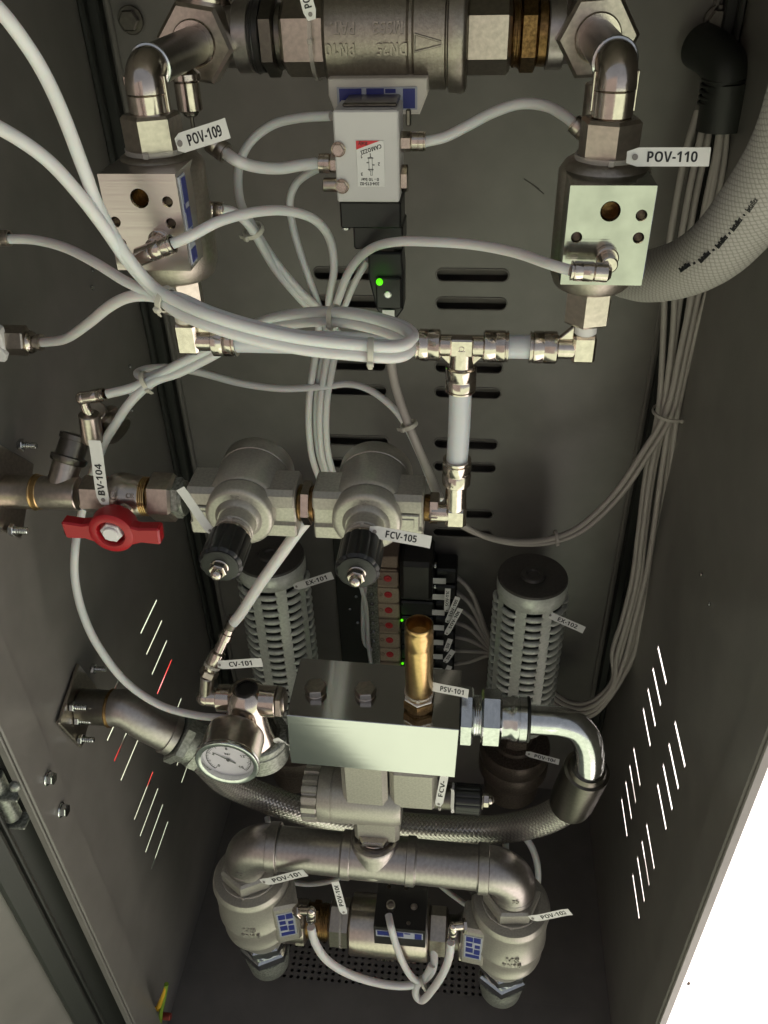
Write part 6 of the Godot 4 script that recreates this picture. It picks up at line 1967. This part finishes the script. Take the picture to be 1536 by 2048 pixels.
	tie(Vector3(0.0551, 0.1597, 0.4630), Vector3(0.8, 0.3, -0.2), 0.0082, "pale cable tie low on the bottom tubes")
	line([Vector3(-0.1747, 0.1093, 0.3000), Vector3(-0.1449, 0.1092, 0.3000), Vector3(-0.1100, 0.1238, 0.3000), Vector3(-0.0727, 0.1720, 0.3100)], 0.0045, "dim tube in the dark gap below the bottom pipe")
	line([Vector3(0.0724, 0.1397, 0.3000), Vector3(0.0934, 0.1125, 0.3000), Vector3(0.1228, 0.0967, 0.3100)], 0.0045, "dim tube in the dark gap left of the right elbow")
	line([Vector3(0.1853, 0.3552, 0.3300), Vector3(0.2075, 0.3077, 0.3300), Vector3(0.2187, 0.2580, 0.3350), Vector3(0.2211, 0.1901, 0.3400)], 0.0050, "dim white tube curving behind the lower right elbow")
	line([Vector3(0.1571, 0.4154, 0.3600), Vector3(0.1605, 0.4018, 0.3700), Vector3(0.1640, 0.3662, 0.3700)], 0.0045, "short grey tube end above the right bottom elbow")
	line([Vector3(-0.1750, 0.3842, 0.3600), Vector3(-0.1710, 0.3817, 0.3700), Vector3(-0.1728, 0.3444, 0.3700)], 0.0040, "short grey tube end above the left bottom elbow")

# ---------- grey cables on the right ----------
func cables() -> void:
	var rng := RandomNumberGenerator.new()
	rng.seed = 12
	var words := ["outermost", "second", "third", "fourth", "fifth", "sixth", "innermost"]
	var ya := 0.5779
	var yz := 0.3772
	for i in 7:
		var s := i - 3.0
		var w := Vector3(s * 0.0058, 0, absf(s) * -0.0022 + (i % 2) * 0.006)
		var spread := Vector3(s * 0.0098, 0, (i % 2) * 0.008)
		var p := shifted([Vector3(0.3350, 1.2486, 0.0650)], w * 1.2)
		p.append_array(shifted([Vector3(0.3361, 1.2131, 0.0700), Vector3(0.3329, 1.1538, 0.0800), Vector3(0.3334, 1.0898, 0.0880)], spread))
		p.append_array(shifted([Vector3(0.3363, 1.0067, 0.0920)], w * 1.2 + Vector3(0.002 * sin(i * 2.0), 0, 0)))
		p.append_array(shifted([Vector3(0.3372, 0.9123, 0.0980)], w * 0.75))
		p.append_array(shifted([Vector3(0.3414, 0.8204, 0.1000), Vector3(0.3451, 0.7188, 0.1080)], w * 1.15 + Vector3(rng.randf_range(-0.003, 0.003), 0, 0)))
		p.append_array(shifted([Vector3(0.3437, 0.6525, 0.1150), Vector3(0.3396, 0.5814, 0.1220)], w * 0.85))
		p.append_array(shifted([Vector3(0.3355, 0.5150, 0.1280)], w))
		p.append_array(shifted([Vector3(0.3245, 0.4415, 0.1300), Vector3(0.3012, 0.3788, 0.1180), Vector3(0.2713, 0.3432, 0.0900), Vector3(0.2349, 0.3523, 0.0650)], Vector3(0, -s * 0.0062, (i % 2) * 0.005)))
		p.append_array(shifted([Vector3(0.1812, 0.4104, 0.0500), Vector3(0.1427, 0.4359, 0.0550)], Vector3(0, -s * 0.004, 0)))
		p.append(Vector3(0.1051, lerpf((ya + yz) / 2, lerpf(ya, yz, i / 6.0), 0.75), 0.052))
		p.append(Vector3(0.0764, lerpf(ya, yz, i / 6.0), 0.036))
		line(p, 0.0037, "%s grey cable of the bundle from the right wall to the solenoid bank" % words[i], "grey cables of the right bundle", "signal_cable", "cable")
	for i in 2:
		var q := shifted([Vector3(0.3382, 1.2471, 0.0700), Vector3(0.3420, 1.2043, 0.0750), Vector3(0.3408, 1.1497, 0.0840), Vector3(0.3395, 1.0798, 0.0920), Vector3(0.3376, 0.9967, 0.0980), Vector3(0.3338, 0.9182, 0.1050), Vector3(0.3133, 0.8602, 0.1100), Vector3(0.2867, 0.8004, 0.1150), Vector3(0.2454, 0.7543, 0.1300), Vector3(0.2022, 0.7455, 0.1500), Vector3(0.1542, 0.7630, 0.1800), Vector3(0.1112, 0.7953, 0.2100), Vector3(0.0799, 0.8378, 0.2400), Vector3(0.0653, 0.8699, 0.2600)], Vector3(0.004 - i * 0.008, -0.004 + i * 0.0075, i * 0.005))
		line(q, 0.0038, ["lower grey cable swinging left from the bundle to the regulator row", "upper grey cable swinging left from the bundle to the regulator row"][i], "grey cables swinging left", "signal_cable", "cable")
	tie(Vector3(0.3348, 0.9143, 0.1030), Vector3(0.12, 1, 0), 0.0195, "grey cable tie round the right cable bundle", "cable")
	tie(Vector3(0.2101, 0.7470, 0.1470), Vector3(1, 0.15, -0.2), 0.0085, "grey cable tie on the two cables swinging left", "cable")
	# dark cable gland at the top right
	var g := thing("cable_gland", "black rubber cable sleeve at the top right corner above the grey cables", "cable sleeve", Vector3(0.3388, 1.2595, 0.0600))
	var m := MB.new()
	m.tube([Vector3(0.3130, 1.3040, 0.0200), Vector3(0.3239, 1.2989, 0.0450), Vector3(0.3325, 1.2875, 0.0620), Vector3(0.3368, 1.2744, 0.0660)], 0.022, 28)
	for k in 5:
		m.ring(Vector3(0.3347, 1.2831, 0.0630) + Vector3(0, -0.004 - k * 0.0055, 0), Vector3.UP, 0.0220, 0.0018)
	part("sleeve", m, M.black_rubber, g)
	m = MB.new()
	m.tube([Vector3(0.3363, 1.2767, 0.0660), Vector3(0.3378, 1.2582, 0.0660), Vector3(0.3390, 1.2329, 0.0660)], [0.0220, 0.0245, 0.0255], 28)
	part("wrap", m, M.gasket, g)
	# braided sleeve in front
	var b := thing("braided_sleeve", "thick pale grey woven cable sleeve bending in from the right edge", "cable sleeve", Vector3(0.2594, 1.2209, 0.4100))
	m = MB.new()
	m.tube([Vector3(0.2755, 1.3542, 0.5000), Vector3(0.2787, 1.3074, 0.4750), Vector3(0.2725, 1.2663, 0.4500), Vector3(0.2616, 1.2289, 0.4250), Vector3(0.2478, 1.2023, 0.3950), Vector3(0.2302, 1.1824, 0.3600), Vector3(0.2176, 1.1729, 0.3300)], [0.0262, 0.0258, 0.0248, 0.0238, 0.0222, 0.0208, 0.020], 48, 12)
	part("weave", m, M.sleeve, b)
	# tiny print along the sleeve
	var core := [Vector3(0.2755, 1.3542, 0.5000), Vector3(0.2787, 1.3074, 0.4750), Vector3(0.2725, 1.2663, 0.4500), Vector3(0.2616, 1.2289, 0.4250), Vector3(0.2478, 1.2023, 0.3950), Vector3(0.2302, 1.1824, 0.3600)]
	var way := []
	for i in range(1, 4):
		for k in 40:
			way.append(S.cat(core[i - 1], core[i], core[i + 1], core[i + 2], k / 40.0))
	var run := 0.0
	var next := 0.030
	var count := 0
	for i in range(1, way.size()):
		run += way[i].distance_to(way[i - 1])
		if run > next and count < 9:
			var dirv: Vector3 = (way[i - 1] - way[i]).normalized()
			var nn := Vector3(-0.30, 0.36, 0.88)
			nn = (nn - dirv * nn.dot(dirv)).normalized()
			letters("print", "o" if count % 2 else "betaflex", 0.0022 if count % 2 else 0.0034, Transform3D(Basis(dirv, nn.cross(dirv), nn), way[i] + nn * 0.0247), M.ink, b, 0.0014, 0.62)
			next += 0.0095
			count += 1

# ---------- small things ----------
func small_things() -> void:
	name_tag("POV-109", Vector3(-0.1119, 1.3068, 0.4680), Vector3(-0.0731, 1.3178, 0.4720), 0.0122, Vector3(0.05, 0.25, 1), "white tag POV-109 tied to the upper hexagon of the top left valve", Vector3(-0.139, 1.2962, 0.4315), Vector3.UP, 0.0207, 0.62, 0.56)
	name_tag("POV-110", Vector3(0.1827, 1.2976, 0.4620), Vector3(0.2345, 1.2959, 0.4550), 0.0112, Vector3(0, 0.3, 1), "white tag POV-110 tied to the upper hexagon of the top right valve", Vector3(0.174, 1.2914, 0.4315), Vector3.UP, 0.0207, 0.62, 0.54)
	# earth wire at the bottom left
	var e := thing("earth_wire", "yellow and green earth wire with lug at the bottom left corner", "wire", Vector3(-0.3454, 0.0545, 0.5000))
	var m := MB.new()
	m.tube([Vector3(-0.3177, 0.1661, 0.5020), Vector3(-0.3268, 0.1307, 0.5060), Vector3(-0.3397, 0.0833, 0.5080), Vector3(-0.3533, 0.0247, 0.5100)], 0.0032, 12)
	part("wire", m, M.green, e)
	m = MB.new()
	m.tube([Vector3(-0.3193, 0.1629, 0.5035), Vector3(-0.3252, 0.1436, 0.5080), Vector3(-0.3387, 0.1052, 0.5080)], [0.0016, 0.0028, 0.0038], 12)
	m.bx(Vector3(-0.3463, 0.0865, 0.5050), Vector3(0.008, 0.012, 0.003), 0.001)
	part("lug", m, M.yellow, e)
	var s := thing("earth_bolt", "earth bolt with copper red end beside the yellow and green wire", "bolt", Vector3(-0.3529, 0.0442, 0.5000))
	m = MB.new()
	m.cyl(Vector3(-0.3696, 0.0444, 0.4980), Vector3.RIGHT, 0.006, 0.012)
	part("nut", m, M.zinc, s)
	m = MB.new()
	m.cyl(Vector3(-0.3540, 0.0461, 0.4980), Vector3.RIGHT, 0.0055, 0.020)
	part("end", m, M.copper_red, s)
